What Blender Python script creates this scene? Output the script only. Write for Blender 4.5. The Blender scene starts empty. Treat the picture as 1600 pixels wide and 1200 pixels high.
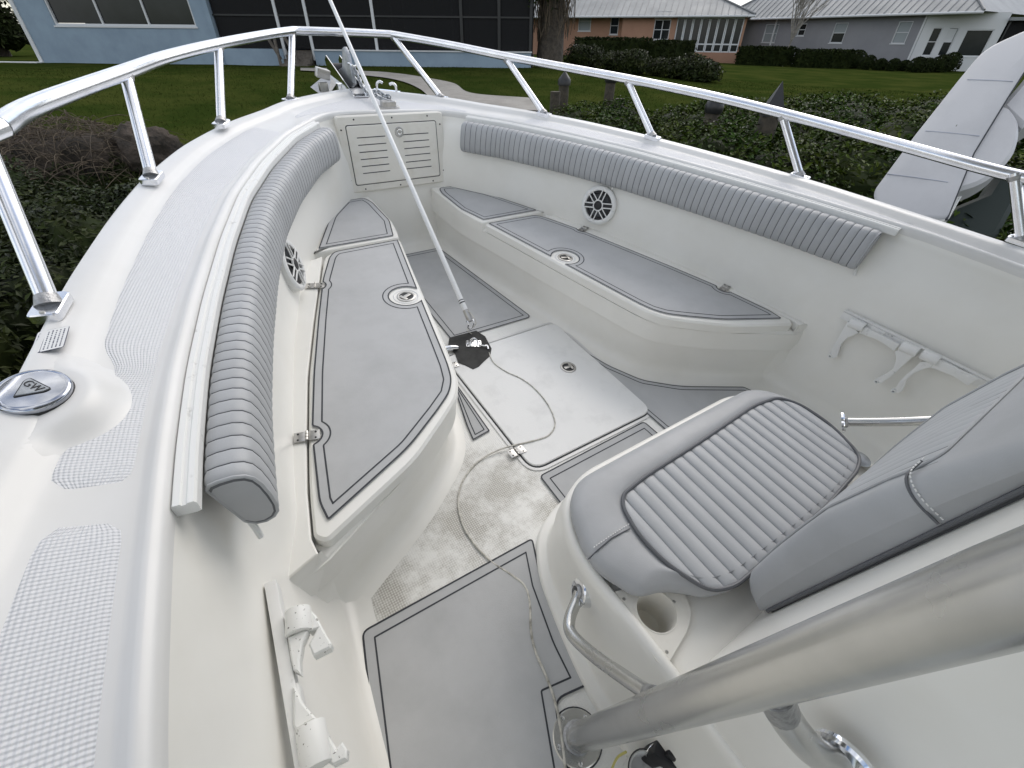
import bpy, bmesh, math, random
from mathutils import Matrix, Vector, noise
random.seed(7)
R = math.radians
sc = bpy.context.scene
col = sc.collection
# ------------------------------------------------------------------ camera, sky, sun
cam = bpy.data.cameras.new('camera'); camo = bpy.data.objects.new('camera', cam); col.objects.link(camo)
cam.sensor_width = 36; cam.lens = 36*700/1600; cam.clip_start = .02; cam.clip_end = 600
CW = Vector([-0.9946, -0.1888, 1.4014])
camo.matrix_world = Matrix.Translation(CW) @ Matrix([[0.8362, 0.32755, -0.43985], [-0.54836, 0.51155, -0.66153], [0.00832, 0.79437, 0.60738]]).to_4x4()
sc.camera = camo
SUN_AZ, SUN_EL = 62, 40          # degrees, azimuth from +y towards +x
w = bpy.data.worlds.new('World'); sc.world = w; w.use_nodes = True
nt = w.node_tree; nt.nodes.clear()
def N(t, k, **kw):
    n = t.nodes.new(k)
    for a, b in kw.items(): setattr(n, a, b)
    return n
sky = N(nt, 'ShaderNodeTexSky', sky_type='NISHITA', sun_disc=False, sun_elevation=R(SUN_EL), sun_rotation=R(SUN_AZ), air_density=1.0, dust_density=1.5, ozone_density=1.0)
tc = N(nt, 'ShaderNodeTexCoord'); mp = N(nt, 'ShaderNodeMapping'); mp.inputs['Scale'].default_value = (1, 1, 2.2)
nz = N(nt, 'ShaderNodeTexNoise'); nz.inputs['Scale'].default_value = 2.6; nz.inputs['Detail'].default_value = 7; nz.inputs['Roughness'].default_value = .6
cr = N(nt, 'ShaderNodeValToRGB'); cr.color_ramp.elements[0].position = .42; cr.color_ramp.elements[1].position = .58
mx = N(nt, 'ShaderNodeMix', data_type='RGBA')
cl = N(nt, 'ShaderNodeTexNoise'); cl.inputs['Scale'].default_value = 6; cl.inputs['Detail'].default_value = 5
cm = N(nt, 'ShaderNodeValToRGB'); cm.color_ramp.elements[0].color = (5.2, 5.3, 5.5, 1); cm.color_ramp.elements[1].color = (9.6, 9.4, 9.0, 1)
cm.color_ramp.elements[0].position = .3; cm.color_ramp.elements[1].position = .7
bg = N(nt, 'ShaderNodeBackground'); bg.inputs['Strength'].default_value = .15
out = N(nt, 'ShaderNodeOutputWorld')
L = nt.links.new
L(tc.outputs['Generated'], mp.inputs['Vector']); L(mp.outputs[0], nz.inputs['Vector']); L(mp.outputs[0], cl.inputs['Vector'])
L(nz.outputs[0], cr.inputs[0]); L(cl.outputs[0], cm.inputs[0])
L(cr.outputs[0], mx.inputs['Factor']); L(sky.outputs[0], mx.inputs[6]); L(cm.outputs[0], mx.inputs[7])
L(mx.outputs[2], bg.inputs['Color']); L(bg.outputs[0], out.inputs['Surface'])
sun = bpy.data.lights.new('sun', 'SUN'); sun.energy = 0.85; sun.angle = R(40); sun.color = (1, .96, .9)
so = bpy.data.objects.new('sun', sun); col.objects.link(so)
so.rotation_euler = (R(90-SUN_EL), 0, R(180-SUN_AZ))
sc.view_settings.view_transform = 'Standard'; sc.view_settings.look = 'None'
sc.view_settings.gamma = 1; sc.view_settings.use_curve_mapping = False
sc.view_settings.exposure = 0.38

# ------------------------------------------------------------------ materials
def mat(name, c, rough=.5, metal=0., var=.0, vscale=8., bump=0., bscale=60., coat=0., c2=None, lo=.4, hi=.65, detail=4, island=0., spec=.5, bdist=.002):
    m = bpy.data.materials.new(name); m.use_nodes = True
    t = m.node_tree; b = t.nodes['Principled BSDF']
    b.inputs['Base Color'].default_value = (*c, 1); b.inputs['Roughness'].default_value = rough; b.inputs['Metallic'].default_value = metal
    b.inputs['Coat Weight'].default_value = coat; b.inputs['Coat Roughness'].default_value = .12; b.inputs['Specular IOR Level'].default_value = spec
    co = N(t, 'ShaderNodeTexCoord')
    if c2 or var:
        n = N(t, 'ShaderNodeTexNoise'); n.inputs['Scale'].default_value = vscale; n.inputs['Detail'].default_value = detail; n.inputs['Roughness'].default_value = .62
        t.links.new(co.outputs['Object'], n.inputs['Vector'])
        r = N(t, 'ShaderNodeValToRGB'); r.color_ramp.elements[0].position = lo; r.color_ramp.elements[1].position = hi
        d = c2 or tuple(v*(1-var) for v in c)
        r.color_ramp.elements[0].color = (*c, 1); r.color_ramp.elements[1].color = (*d, 1)
        t.links.new(n.outputs[0], r.inputs[0]); src = r.outputs[0]
        if island:
            g = N(t, 'ShaderNodeNewGeometry'); h = N(t, 'ShaderNodeHueSaturation')
            q = N(t, 'ShaderNodeMapRange'); q.inputs[3].default_value = 1-island; q.inputs[4].default_value = 1+island
            t.links.new(g.outputs['Random Per Island'], q.inputs[0]); t.links.new(q.outputs[0], h.inputs['Value']); t.links.new(src, h.inputs['Color']); src = h.outputs[0]
        t.links.new(src, b.inputs['Base Color'])
        q2 = N(t, 'ShaderNodeMapRange'); q2.inputs[3].default_value = max(.02, rough*.85); q2.inputs[4].default_value = min(1, rough*1.2)
        t.links.new(n.outputs[0], q2.inputs[0]); t.links.new(q2.outputs[0], b.inputs['Roughness'])
    if bump:
        n = N(t, 'ShaderNodeTexNoise'); n.inputs['Scale'].default_value = bscale; n.inputs['Detail'].default_value = 3
        bp = N(t, 'ShaderNodeBump'); bp.inputs['Strength'].default_value = bump; bp.inputs['Distance'].default_value = bdist
        t.links.new(co.outputs['Object'], n.inputs['Vector']); t.links.new(n.outputs[0], bp.inputs['Height']); t.links.new(bp.outputs[0], b.inputs['Normal'])
    return m
M = {}
M['gel'] = mat('white_gelcoat', (.69, .687, .675), .36, c2=(.645, .64, .62), vscale=4, lo=.45, hi=.8, coat=.15, bump=.05, bscale=14)
M['gelliner'] = mat('white_gelcoat_liner', (.82, .81, .765), .36, c2=(.77, .755, .70), vscale=3.2, lo=.45, hi=.8, coat=.2, bump=.04, bscale=9)
M['vinyl'] = mat('grey_vinyl', (.40, .41, .422), .46, c2=(.365, .373, .382), vscale=6, bump=.12, bscale=350)
M['vinylrib'] = mat('grey_vinyl_ribbed', (.43, .442, .455), .45, var=.06, vscale=6, bump=.12, bscale=350)
M['seam'] = mat('dark_grey_piping', (.11, .115, .125), .5)
M['mat'] = mat('grey_foam_decking', (.475, .48, .482), .85, c2=(.405, .41, .41), vscale=5, detail=9, lo=.42, hi=.78, bump=.25, bscale=420)
M['groove'] = mat('charcoal_groove', (.045, .048, .055), .8)
M['alu'] = mat('anodised_aluminium', (.86, .87, .9), .22, 1., var=.1, vscale=12)
M['aludull'] = mat('dull_aluminium', (.60, .60,   .585), .26, 1., var=.12, vscale=7, bump=.03, bscale=120)
M['weld'] = mat('weld_bead', (.45, .45, .45), .45, 1., var=.3, vscale=90, bump=.8, bscale=220)
M['chrome'] = mat('polished_steel', (.82, .83, .85), .07, 1.)
M['darkchrome'] = mat('dark_reflection_chrome', (.46, .48, .53), .07, 1., var=.25, vscale=18)  # chrome darkened to stand in for dark reflections on the filler cap
M['steel'] = mat('stainless_steel', (.50, .49, .47), .32, 1., var=.2, vscale=40)
M['galv'] = mat('galvanised_steel', (.42, .44, .46), .42, .9, var=.3, vscale=40, bump=.2, bscale=200)
M['white'] = mat('white_plastic', (.78, .78, .76), .4, c2=(.6, .6, .58), vscale=30, lo=.62, hi=.72)
M['whiteworn'] = mat('speckled_white_plastic', (.80, .80, .77), .45, c2=(.18, .17, .15), vscale=130, lo=.66, hi=.70, detail=2)
M['cream'] = mat('cream_plastic', (.76, .74, .68), .42, c2=(.66, .63, .55), vscale=10, lo=.5, hi=.8)
M['black'] = mat('black_plastic', (.012, .012, .014), .45)
M['rubber'] = mat('dark_rubber', (.035, .035, .033), .75, var=.25, vscale=30, bump=.2, bscale=200)
M['cone'] = mat('speaker_cone', (.07, .075, .08), .5)
M['bluegrey'] = mat('blue_grey_line', (.42, .44, .50), .4)  # even blue-grey for the dinghy's thin moulding lines
M['ink'] = mat('dark_blue_ink', (.05, .055, .10), .7)
M['paper'] = mat('label_white', (.74, .74, .73), .45)
M['cord'] = mat('dirty_white_cord', (.62, .60, .54), .8, c2=(.25, .24, .21), vscale=45, lo=.45, hi=.7, bump=.5, bscale=500)
M['fibre'] = mat('white_fibreglass_pole', (.78, .79, .79), .3, var=.05)
M['yellow'] = mat('yellow_stain', (.55, .50, .16), .6)

# nonskid: moulded diamonds along the UV of each panel
def nonskid():
    m = bpy.data.materials.new('moulded_nonskid'); m.use_nodes = True; t = m.node_tree; b = t.nodes['Principled BSDF']
    b.inputs['Base Color'].default_value = (.69, .695, .71, 1); b.inputs['Roughness'].default_value = .42
    uv = N(t, 'ShaderNodeUVMap'); mp = N(t, 'ShaderNodeMapping'); mp.inputs['Rotation'].default_value = (0, 0, R(45)); mp.inputs['Scale'].default_value = (1, 1, 1)
    sx = N(t, 'ShaderNodeSeparateXYZ'); t.links.new(uv.outputs[0], mp.inputs['Vector']); t.links.new(mp.outputs[0], sx.inputs[0])
    hs = []
    for k in range(2):
        a = N(t, 'ShaderNodeMath', operation='MULTIPLY'); a.inputs[1].default_value = 2*math.pi/.0078; t.links.new(sx.outputs[k], a.inputs[0])
        s = N(t, 'ShaderNodeMath', operation='SINE'); t.links.new(a.outputs[0], s.inputs[0]); hs.append(s)
    h = N(t, 'ShaderNodeMath', operation='MULTIPLY'); t.links.new(hs[0].outputs[0], h.inputs[0]); t.links.new(hs[1].outputs[0], h.inputs[1])
    bp = N(t, 'ShaderNodeBump'); bp.inputs['Strength'].default_value = .75; bp.inputs['Distance'].default_value = .0013
    t.links.new(h.outputs[0], bp.inputs['Height']); t.links.new(bp.outputs[0], b.inputs['Normal'])
    return m
M['nonskid'] = nonskid()
def sole_mat():
    # worn sole: white gelcoat with a pimpled nonskid whose hollows have collected dirt in patches
    m = bpy.data.materials.new('worn_nonskid_sole'); m.use_nodes = True; t = m.node_tree; b = t.nodes['Principled BSDF']
    b.inputs['Roughness'].default_value = .5
    co = N(t, 'ShaderNodeTexCoord')
    v = N(t, 'ShaderNodeTexVoronoi'); v.inputs['Scale'].default_value = 135; v.inputs['Randomness'].default_value = .12; t.links.new(co.outputs['Object'], v.inputs['Vector'])
    d = N(t, 'ShaderNodeMapRange'); d.inputs[1].default_value = .25; d.inputs[2].default_value = .5; t.links.new(v.outputs['Distance'], d.inputs[0])
    n = N(t, 'ShaderNodeTexNoise'); n.inputs['Scale'].default_value = 9; n.inputs['Detail'].default_value = 12; n.inputs['Roughness'].default_value = .78; t.links.new(co.outputs['Object'], n.inputs['Vector'])
    sx = N(t, 'ShaderNodeSeparateXYZ'); t.links.new(co.outputs['Object'], sx.inputs[0])
    # dirt lies on the untrodden corner by the port bench
    def dist(cx, cy, r):
        vm = N(t, 'ShaderNodeVectorMath', operation='DISTANCE'); vm.inputs[1].default_value = (cx, cy, 0); t.links.new(co.outputs['Object'], vm.inputs[0])
        q = N(t, 'ShaderNodeMapRange'); q.inputs[1].default_value = r; q.inputs[2].default_value = 0; q.inputs[3].default_value = 0; q.inputs[4].default_value = .30; t.links.new(vm.outputs['Value'], q.inputs[0]); return q
    qs = [dist(-.62, .66, .30), dist(-.90, .57, .2), dist(-.44, .74, .26), dist(-.33, .56, .12)]
    s = None
    for q in qs:
        if s is None: s = q.outputs[0]
        else:
            a = N(t, 'ShaderNodeMath', operation='MAXIMUM'); t.links.new(s, a.inputs[0]); t.links.new(q.outputs[0], a.inputs[1]); s = a.outputs[0]
    a = N(t, 'ShaderNodeMath', operation='ADD'); t.links.new(s, a.inputs[0]); t.links.new(n.outputs[0], a.inputs[1])
    p = N(t, 'ShaderNodeMapRange'); p.inputs[1].default_value = .58; p.inputs[2].default_value = .78; t.links.new(a.outputs[0], p.inputs[0])
    dd = N(t, 'ShaderNodeMapRange'); dd.inputs[3].default_value = .35; dd.inputs[4].default_value = 1.0; t.links.new(d.outputs[0], dd.inputs[0])
    k = N(t, 'ShaderNodeMath', operation='MULTIPLY'); t.links.new(p.outputs[0], k.inputs[0]); t.links.new(dd.outputs[0], k.inputs[1])
    mx = N(t, 'ShaderNodeMix', data_type='RGBA'); mx.inputs[6].default_value = (.80, .795, .76, 1); mx.inputs[7].default_value = (.40, .38, .335, 1)
    t.links.new(k.outputs[0], mx.inputs['Factor']); t.links.new(mx.outputs[2], b.inputs['Base Color'])
    bp = N(t, 'ShaderNodeBump'); bp.invert = True; bp.inputs['Strength'].default_value = .35; bp.inputs['Distance'].default_value = .001
    t.links.new(d.outputs[0], bp.inputs['Height']); t.links.new(bp.outputs[0], b.inputs['Normal'])
    return m
M['sole'] = sole_mat()
M['hatch'] = mat('worn_white_hatch', (.78, .78, .765), .45, c2=(.68, .68, .665), vscale=7, lo=.52, hi=.74, detail=10, bump=.15, bscale=120)
# outdoors
M['grass'] = mat('lawn', (.025, .039, .008), 1, c2=(.048, .057, .014), vscale=.7, detail=9, bump=.9, bscale=25, spec=.0, bdist=.02)
M['blade'] = mat('grass_blade', (.029, .044, .008), 1, c2=(.053, .063, .015), vscale=1.2, island=.45, spec=.0)
M['leaf'] = mat('hedge_leaf', (.019, .042, .004), .5, c2=(.050, .064, .007), vscale=2.2, island=.7, spec=.07)
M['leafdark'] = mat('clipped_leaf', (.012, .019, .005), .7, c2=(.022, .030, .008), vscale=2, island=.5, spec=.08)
M['leafmid'] = mat('shrub_leaf', (.016, .026, .005), .5, c2=(.030, .036, .008), vscale=2, island=.6, spec=.15)
M['twig'] = mat('dry_vine', (.10, .075, .05), .9, c2=(.045, .036, .022), vscale=20, island=.4)
M['bark'] = mat('bark', (.085, .07, .055), .95, c2=(.04, .034, .028), vscale=9, bump=1, bscale=30, bdist=.02)
M['palebark'] = mat('pale_bark', (.30, .28, .25), .9, c2=(.18, .16, .14), vscale=9, bump=.5, bscale=40)
M['rock'] = mat('weathered_rock', (.085, .068, .055), .95, c2=(.03, .027, .023), vscale=5, detail=9, bump=1, bscale=16, bdist=.04, spec=.2)
M['earth'] = mat('dark_earth', (.035, .03, .022), 1, c2=(.02, .018, .013), vscale=3)
M['concrete'] = mat('pale_concrete', (.33, .31, .28), .9, c2=(.25, .235, .21), vscale=1.5, detail=8, bump=.3, bscale=40)
M['pile'] = mat('treated_timber', (.075, .062, .045), .9, c2=(.04, .036, .028), vscale=14, bump=.6, bscale=60)
M['cap'] = mat('black_cap', (.015, .015, .016), .4)
M['wallblue'] = mat('pale_blue_render', (.27, .35, .43), .85, c2=(.23, .30, .375), vscale=1.3, detail=8, bump=.3, bscale=30)
M['wallpeach'] = mat('peach_render', (.40, .23, .155), .85, c2=(.36, .20, .135), vscale=.8)
M['wallgrey'] = mat('grey_render', (.27, .27, .285), .85, c2=(.24, .24, .255), vscale=.6, bump=.2, bscale=12)
M['trim'] = mat('white_trim', (.62, .63, .64), .5)
M['roof'] = mat('metal_roof', (.25, .26, .265), .5, .2, c2=(.21, .22, .225), vscale=.7)
M['roofseam'] = mat('metal_roof_seam', (.21, .215, .22), .5, .2)
M['pane'] = mat('window_glass', (.012, .016, .017), .08, spec=.3, c2=(.02, .024, .026), vscale=.8)
M['blind'] = mat('window_blind', (.30, .33, .34), .6)
M['dark'] = mat('dark_interior', (.012, .012, .013), .9)
M['timber'] = mat('grey_timber', (.16, .14, .12), .9, var=.4, vscale=14)
M['hullwhite'] = mat('chalky_white_hull', (.50, .50, .51), .45, c2=(.42, .42, .43), vscale=3, lo=.45, hi=.8, detail=7, bump=.1, bscale=20)
M['tarp'] = mat('dark_green_cover', (.012, .022, .018), .7, bump=.4, bscale=20)
def screen_mat():
    m = bpy.data.materials.new('insect_screen'); m.use_nodes = True; t = m.node_tree; b = t.nodes['Principled BSDF']
    b.inputs['Base Color'].default_value = (.008, .008, .009, 1); b.inputs['Roughness'].default_value = .9
    tr = N(t, 'ShaderNodeBsdfTransparent'); ms = N(t, 'ShaderNodeMixShader'); ms.inputs[0].default_value = .80
    o = t.nodes['Material Output']; t.links.new(tr.outputs[0], ms.inputs[1]); t.links.new(b.outputs[0], ms.inputs[2]); t.links.new(ms.outputs[0], o.inputs['Surface'])
    return m
M['screen'] = screen_mat()
M['water'] = mat('canal_water', (.02, .03, .028), .06, bump=.3, bscale=4)

# ------------------------------------------------------------------ object and mesh helpers
T = Matrix([[0.9999, -0.0, 0.01403], [0.00187, 0.99104, -0.13352], [-0.0139, 0.13354, 0.99095]]).to_4x4()            # the boat sits bow-up: boat axes -> world
def tag(o, label=None, cat=None, group=None, kind=None):
    if label: o['label'] = label
    if cat: o['category'] = cat
    if group: o['group'] = group
    if kind: o['kind'] = kind
    return o
def link(o, parent=None):
    col.objects.link(o)
    if parent: o.parent = parent
    return o
def empty(name, loc=(0, 0, 0), label=None, cat=None, group=None, boat=False, rz=0):
    o = bpy.data.objects.new(name, None); o.empty_display_size = .1; link(o)
    m = Matrix.Translation(Vector(loc)) @ Matrix.Rotation(rz, 4, 'Z')
    o.matrix_world = (T @ m) if boat else m
    return tag(o, label, cat, group)
def dup(o, parent=None):
    c = o.copy(); link(c)
    if parent: c.parent = parent
    for ch in [k for k in o.children]: dup(ch, c)
    return c
class MB:
    def __init__(s): s.v = []; s.f = []; s.m = []; s.uv = {}
    def add(s, vs, fs, mi=0):
        b = len(s.v); s.v += [tuple(p) for p in vs]
        for f in fs: s.f.append(tuple(b+i for i in f)); s.m.append(mi)
        return b
    def box(s, c, d, mi=0, rot=None):
        x, y, z = d[0]/2, d[1]/2, d[2]/2
        vs = [Vector((a*x, b*y, e*z)) for a in (-1, 1) for b in (-1, 1) for e in (-1, 1)]
        if rot is not None: vs = [rot @ v for v in vs]
        s.add([v+Vector(c) for v in vs], [(0, 1, 3, 2), (4, 6, 7, 5), (0, 4, 5, 1), (2, 3, 7, 6), (0, 2, 6, 4), (1, 5, 7, 3)], mi); return s
    def slab(s, poly, z0, z1, mi=0, bev=0., sides=True, bottom=True):
        n = len(poly); a = area(poly)
        P = poly if a > 0 else poly[::-1]
        if bev:
            I = inset(P, bev)
            rings = [[(x, y, z0) for x, y in P], [(x, y, z1-bev) for x, y in P], [((x*.3+u*.7), (y*.3+v*.7), z1-bev*.3) for (x, y), (u, v) in zip(P, I)], [(u, v, z1) for u, v in I]]
        else: rings = [[(x, y, z0) for x, y in P], [(x, y, z1) for x, y in P]]
        b = len(s.v)
        for r in rings: s.v += r
        for k in range(len(rings)-1):
            for i in range(n):
                j = (i+1) % n; s.f.append((b+k*n+i, b+k*n+j, b+(k+1)*n+j, b+(k+1)*n+i)); s.m.append(mi)
        s.f.append(tuple(b+(len(rings)-1)*n+i for i in range(n))); s.m.append(mi)
        if bottom: s.f.append(tuple(b+i for i in range(n))[::-1]); s.m.append(mi)
        return s
    def strip(s, poly, w, z, mi=0, closed=True, h=.0015):
        # a thin band of width w along a plan outline
        n = len(poly); I = inset(poly, w) if closed else None
        P = poly if area(poly) > 0 else poly[::-1]
        if closed:
            I = inset(P, w); b = len(s.v)
            s.v += [(x, y, z) for x, y in P]+[(x, y, z) for x, y in I]
            for i in range(n):
                j = (i+1) % n; s.f.append((b+i, b+j, b+n+j, b+n+i)); s.m.append(mi)
        return s
    def tube(s, path, r, n=10, mi=0, caps=True, rfun=None):
        P = [Vector(p) for p in path]; b = len(s.v); k = len(P)
        up = None
        for i, p in enumerate(P):
            t = (P[min(i+1, k-1)]-P[max(i-1, 0)]).normalized()
            if up is None:
                up = t.cross(Vector((.12, .31, .95))); up = up if up.length > .01 else t.cross(Vector((1, 0, 0)))
            up = (up-t*up.dot(t)).normalized(); sd = t.cross(up)
            rr = rfun(i/(k-1)) if rfun else r
            s.v += [tuple(p+up*math.cos(2*math.pi*a/n)*rr+sd*math.sin(2*math.pi*a/n)*rr) for a in range(n)]
        for i in range(k-1):
            for a in range(n):
                c = (a+1) % n; s.f.append((b+i*n+a, b+i*n+c, b+(i+1)*n+c, b+(i+1)*n+a)); s.m.append(mi)
        if caps:
            s.f.append(tuple(b+a for a in range(n))[::-1]); s.m.append(mi)
            s.f.append(tuple(b+(k-1)*n+a for a in range(n))); s.m.append(mi)
        return s
    def grid(s, rows, mi=0, close_u=False, close_v=False, mfun=None):
        a, c = len(rows), len(rows[0]); b = len(s.v)
        for r in rows: s.v += [tuple(p) for p in r]
        for i in range(a if close_u else a-1):
            for j in range(c if close_v else c-1):
                i2, j2 = (i+1) % a, (j+1) % c
                s.f.append((b+i*c+j, b+i2*c+j, b+i2*c+j2, b+i*c+j2)); s.m.append(mfun(i, j) if mfun else mi)
        return s
    def lathe(s, prof, c=(0, 0, 0), ax=None, n=24, mi=0, mfun=None):
        # prof: (radius, height) pairs; ax: 3x3 rotation taking +z to the axis
        c = Vector(c); rows = []
        for i in range(n):
            a = 2*math.pi*i/n; row = []
            for r, h in prof:
                v = Vector((r*math.cos(a), r*math.sin(a), h)); v = ax @ v if ax is not None else v
                row.append(v+c)
            rows.append(row)
        return s.grid(rows, mi, close_u=True, mfun=mfun)
    def build(s, name, mats, parent=None, bevel=0., smooth=True, ang=38, loc=None, boat=False, weld=False):
        me = bpy.data.meshes.new(name); me.from_pydata(s.v, [], s.f)
        for m_ in (mats if isinstance(mats, (list, tuple)) else [mats]): me.materials.append(m_)
        for p, k in zip(me.polygons, s.m): p.material_index = k
        if s.uv:
            ul = me.uv_layers.new(name='UVMap')
            for lp in me.loops: ul.data[lp.index].uv = s.uv.get(lp.vertex_index, (0, 0))
        bm = bmesh.new(); bm.from_mesh(me)
        if weld: bmesh.ops.remove_doubles(bm, verts=bm.verts, dist=1e-5)
        if not s.uv: bmesh.ops.recalc_face_normals(bm, faces=bm.faces)
        if bevel:
            ed = [e for e in bm.edges if len(e.link_faces) == 2 and e.calc_face_angle(0) > R(35)]
            bmesh.ops.bevel(bm, geom=ed, offset=bevel, segments=2, affect='EDGES', profile=.6, clamp_overlap=True)
        if smooth:
            for f in bm.faces: f.smooth = True
            for e in bm.edges: e.smooth = not (len(e.link_faces) == 2 and e.calc_face_angle(0) > R(ang))
        bm.to_mesh(me); bm.free()
        o = bpy.data.objects.new(name, me); link(o, parent)
        if boat and not parent: o.matrix_world = T.copy()
        if loc is not None: o.location = loc
        return o
def area(P): return sum(P[i][0]*P[(i+1) % len(P)][1]-P[(i+1) % len(P)][0]*P[i][1] for i in range(len(P)))/2
def inset(P, d):
    # move every edge of a counter-clockwise outline inwards by d
    n = len(P); o = []; sg = 1 if area(P) > 0 else -1
    for i in range(n):
        p, q, r = Vector(P[i-1][:2]), Vector(P[i][:2]), Vector(P[(i+1) % n][:2])
        a = (q-p).normalized(); b = (r-q).normalized()
        na = Vector((-a.y, a.x))*sg; nb = Vector((-b.y, b.x))*sg
        m = na+nb; m = m.normalized() if m.length > 1e-6 else na
        k = max(.35, m.dot(na)); o.append(tuple(q+m*d/k))
    return o
def rounded(P, r, n=5):
    # round the corners of an outline; r is one radius or one per corner
    o = []; k = len(P)
    for i in range(k):
        p, q, s = Vector(P[i-1][:2]), Vector(P[i][:2]), Vector(P[(i+1) % k][:2])
        rr = r[i] if isinstance(r, (list, tuple)) else r
        u, v = p-q, s-q; d = min(rr, u.length*.45, v.length*.45)
        if d < 1e-4: o.append(tuple(q)); continue
        a, b = q+u.normalized()*d, q+v.normalized()*d
        for j in range(n+1):
            t = j/n; o.append(tuple(a*(1-t)**2+q*2*t*(1-t)+b*t*t))
    return o
def dense(P, step):
    o = []
    for i in range(len(P)):
        p, q = Vector(P[i][:2]), Vector(P[(i+1) % len(P)][:2]); k = max(1, int((q-p).length/step))
        o += [tuple(p.lerp(q, j/k)) for j in range(k)]
    return o
def bite(P, c, r):
    # cut a round bite out of an outline
    P = dense(P, .006); c = Vector(c); n = len(P)
    ins = [(Vector(p)-c).length < r for p in P]
    if not any(ins): return P
    st = next(i for i in range(n) if not ins[i] and ins[(i+1) % n])
    Q = P[st:]+P[:st]; Q = Q[1:]+Q[:1]          # starts at first inside point
    I = [(Vector(p)-c).length < r for p in Q]
    k = next(i for i in range(n) if not I[i])
    out_ = Q[k:]                                # outside run
    a0 = math.atan2(out_[-1][1]-c.y, out_[-1][0]-c.x); a1 = math.atan2(out_[0][1]-c.y, out_[0][0]-c.x)
    sg = 1 if area(P) > 0 else -1
    d = (a1-a0) % (2*math.pi)
    if sg > 0: d = d-2*math.pi                  # go clockwise through the inside of a ccw outline
    m = 22
    return out_+[(c.x+r*math.cos(a0+d*j/m), c.y+r*math.sin(a0+d*j/m)) for j in range(1, m)]
def resample(P, step):
    P = [Vector(p) for p in P]; o = [P[0]]; acc = 0
    Ls = [(b-a).length for a, b in zip(P, P[1:])]; tot = sum(Ls); n = max(2, int(tot/step)+1); k = 0; d0 = 0
    for i in range(1, n):
        t = tot*i/(n-1)
        while k < len(Ls)-1 and d0+Ls[k] < t: d0 += Ls[k]; k += 1
        o.append(P[k].lerp(P[k+1], min(1, (t-d0)/Ls[k]) if Ls[k] else 0))
    return o
def smooth_path(P, it=3, keep=True):
    P = [Vector(p) for p in P]
    for _ in range(it):
        Q = P[:]
        for i in range(1, len(P)-1): Q[i] = (P[i-1]+P[i]*2+P[i+1])/4
        P = Q
    return P
def catmull(P, k=8):
    P = [Vector(p) for p in P]; o = []
    for i in range(len(P)-1):
        a, b, c, d = P[max(i-1, 0)], P[i], P[i+1], P[min(i+2, len(P)-1)]
        for j in range(k):
            t = j/k; o.append(.5*((2*b)+(c-a)*t+(2*a-5*b+4*c-d)*t*t+(3*b-a-3*c+d)*t**3))
    o.append(P[-1]); return o
def frame(n, up=Vector((0, 0, 1))):
    # 3x3 taking +z to n and +y near up
    n = Vector(n).normalized(); x = up.cross(n); x = x.normalized() if x.length > 1e-4 else Vector((1, 0, 0)); y = n.cross(x)
    return Matrix((x, y, n)).transposed()
def lerp(a, b, t): return a+(b-a)*t
def interp(x, tab):
    if x <= tab[0][0]: return tab[0][1]
    for (a, p), (b, q) in zip(tab, tab[1:]):
        if x <= b: return p+(q-p)*(x-a)/(b-a)
    return tab[-1][1]
def mirror(P): return [(-p[0],)+tuple(p[1:]) for p in P]

# ================================================================== THE BOAT (boat axes: x starboard, y forward, z up from the sole)
boat = empty('motor_boat', (0, 0, 0), 'white open motor boat seen over its bow seating, grey cushions and aluminium handrail', 'boat', boat=True)
OUT = [(0, 3.215), (.06, 3.21), (.13, 3.175), (.25, 3.105), (.473, 2.92), (.68, 2.70), (.873, 2.455), (1.03, 2.17), (1.125, 1.93), (1.20, 1.70), (1.26, 1.45), (1.31, 1.22), (1.345, 1.0), (1.363, .777), (1.376, .5), (1.39, 0), (1.40, -.6), (1.39, -1.3)]
OUTP = OUT[:12]+[(1.347, 1.0), (1.364, .84), (1.40, .70), (1.445, .5), (1.48, .3), (1.51, 0), (1.53, -.6), (1.53, -1.3)]
INN = [(0, 2.715), (.22, 2.715), (.31, 2.70), (.355, 2.675), (.405, 2.62), (.593, 2.385), (.77, 2.06), (.905, 1.748), (1.005, 1.43), (1.085, 1.13), (1.145, .87), (1.182, .66), (1.209, .46), (1.232, .25), (1.245, 0), (1.25, -.6), (1.24, -1.3)]
INH = smooth_path(resample([(x, y, 0) for x, y in INN], .02), 10)
OUH = smooth_path(resample([(x, y, 0) for x, y in OUT], .02), 14)
OUH[0].x = 0
OUP = smooth_path(resample([(x, y, 0) for x, y in OUTP], .02), 14); OUP[0].x = 0
def zo(y, sd): return .743+(2.95-y)*.045 if sd < 0 else .735+(2.95-y)*.036
def zi(y, sd): return .775-.0137*(y-.53) if sd < 0 else min(.808, .735+(2.6-y)*.034)
def bl(f, x, y):
    # blend the two sides' sheer across the bow
    t = max(0, min(1, (x+.45)/.9)); t = t*t*(3-2*t); return f(y, -1)*(1-t)+f(y, 1)*t
def ray2(p, n, OU):
    best = None
    for a, b in zip(OU, OU[1:]):
        d = b-a; den = n.x*d.y-n.y*d.x
        if abs(den) < 1e-9: continue
        t = ((a.x-p.x)*d.y-(a.y-p.y)*d.x)/den; u = ((a.x-p.x)*n.y-(a.y-p.y)*n.x)/den
        if -1e-6 <= u <= 1+1e-6 and t > 0 and (best is None or t < best): best = t
    return best
ST = []                                        # stations from port aft round the bow to starboard aft: (inner point, outward normal, deck width)
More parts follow.
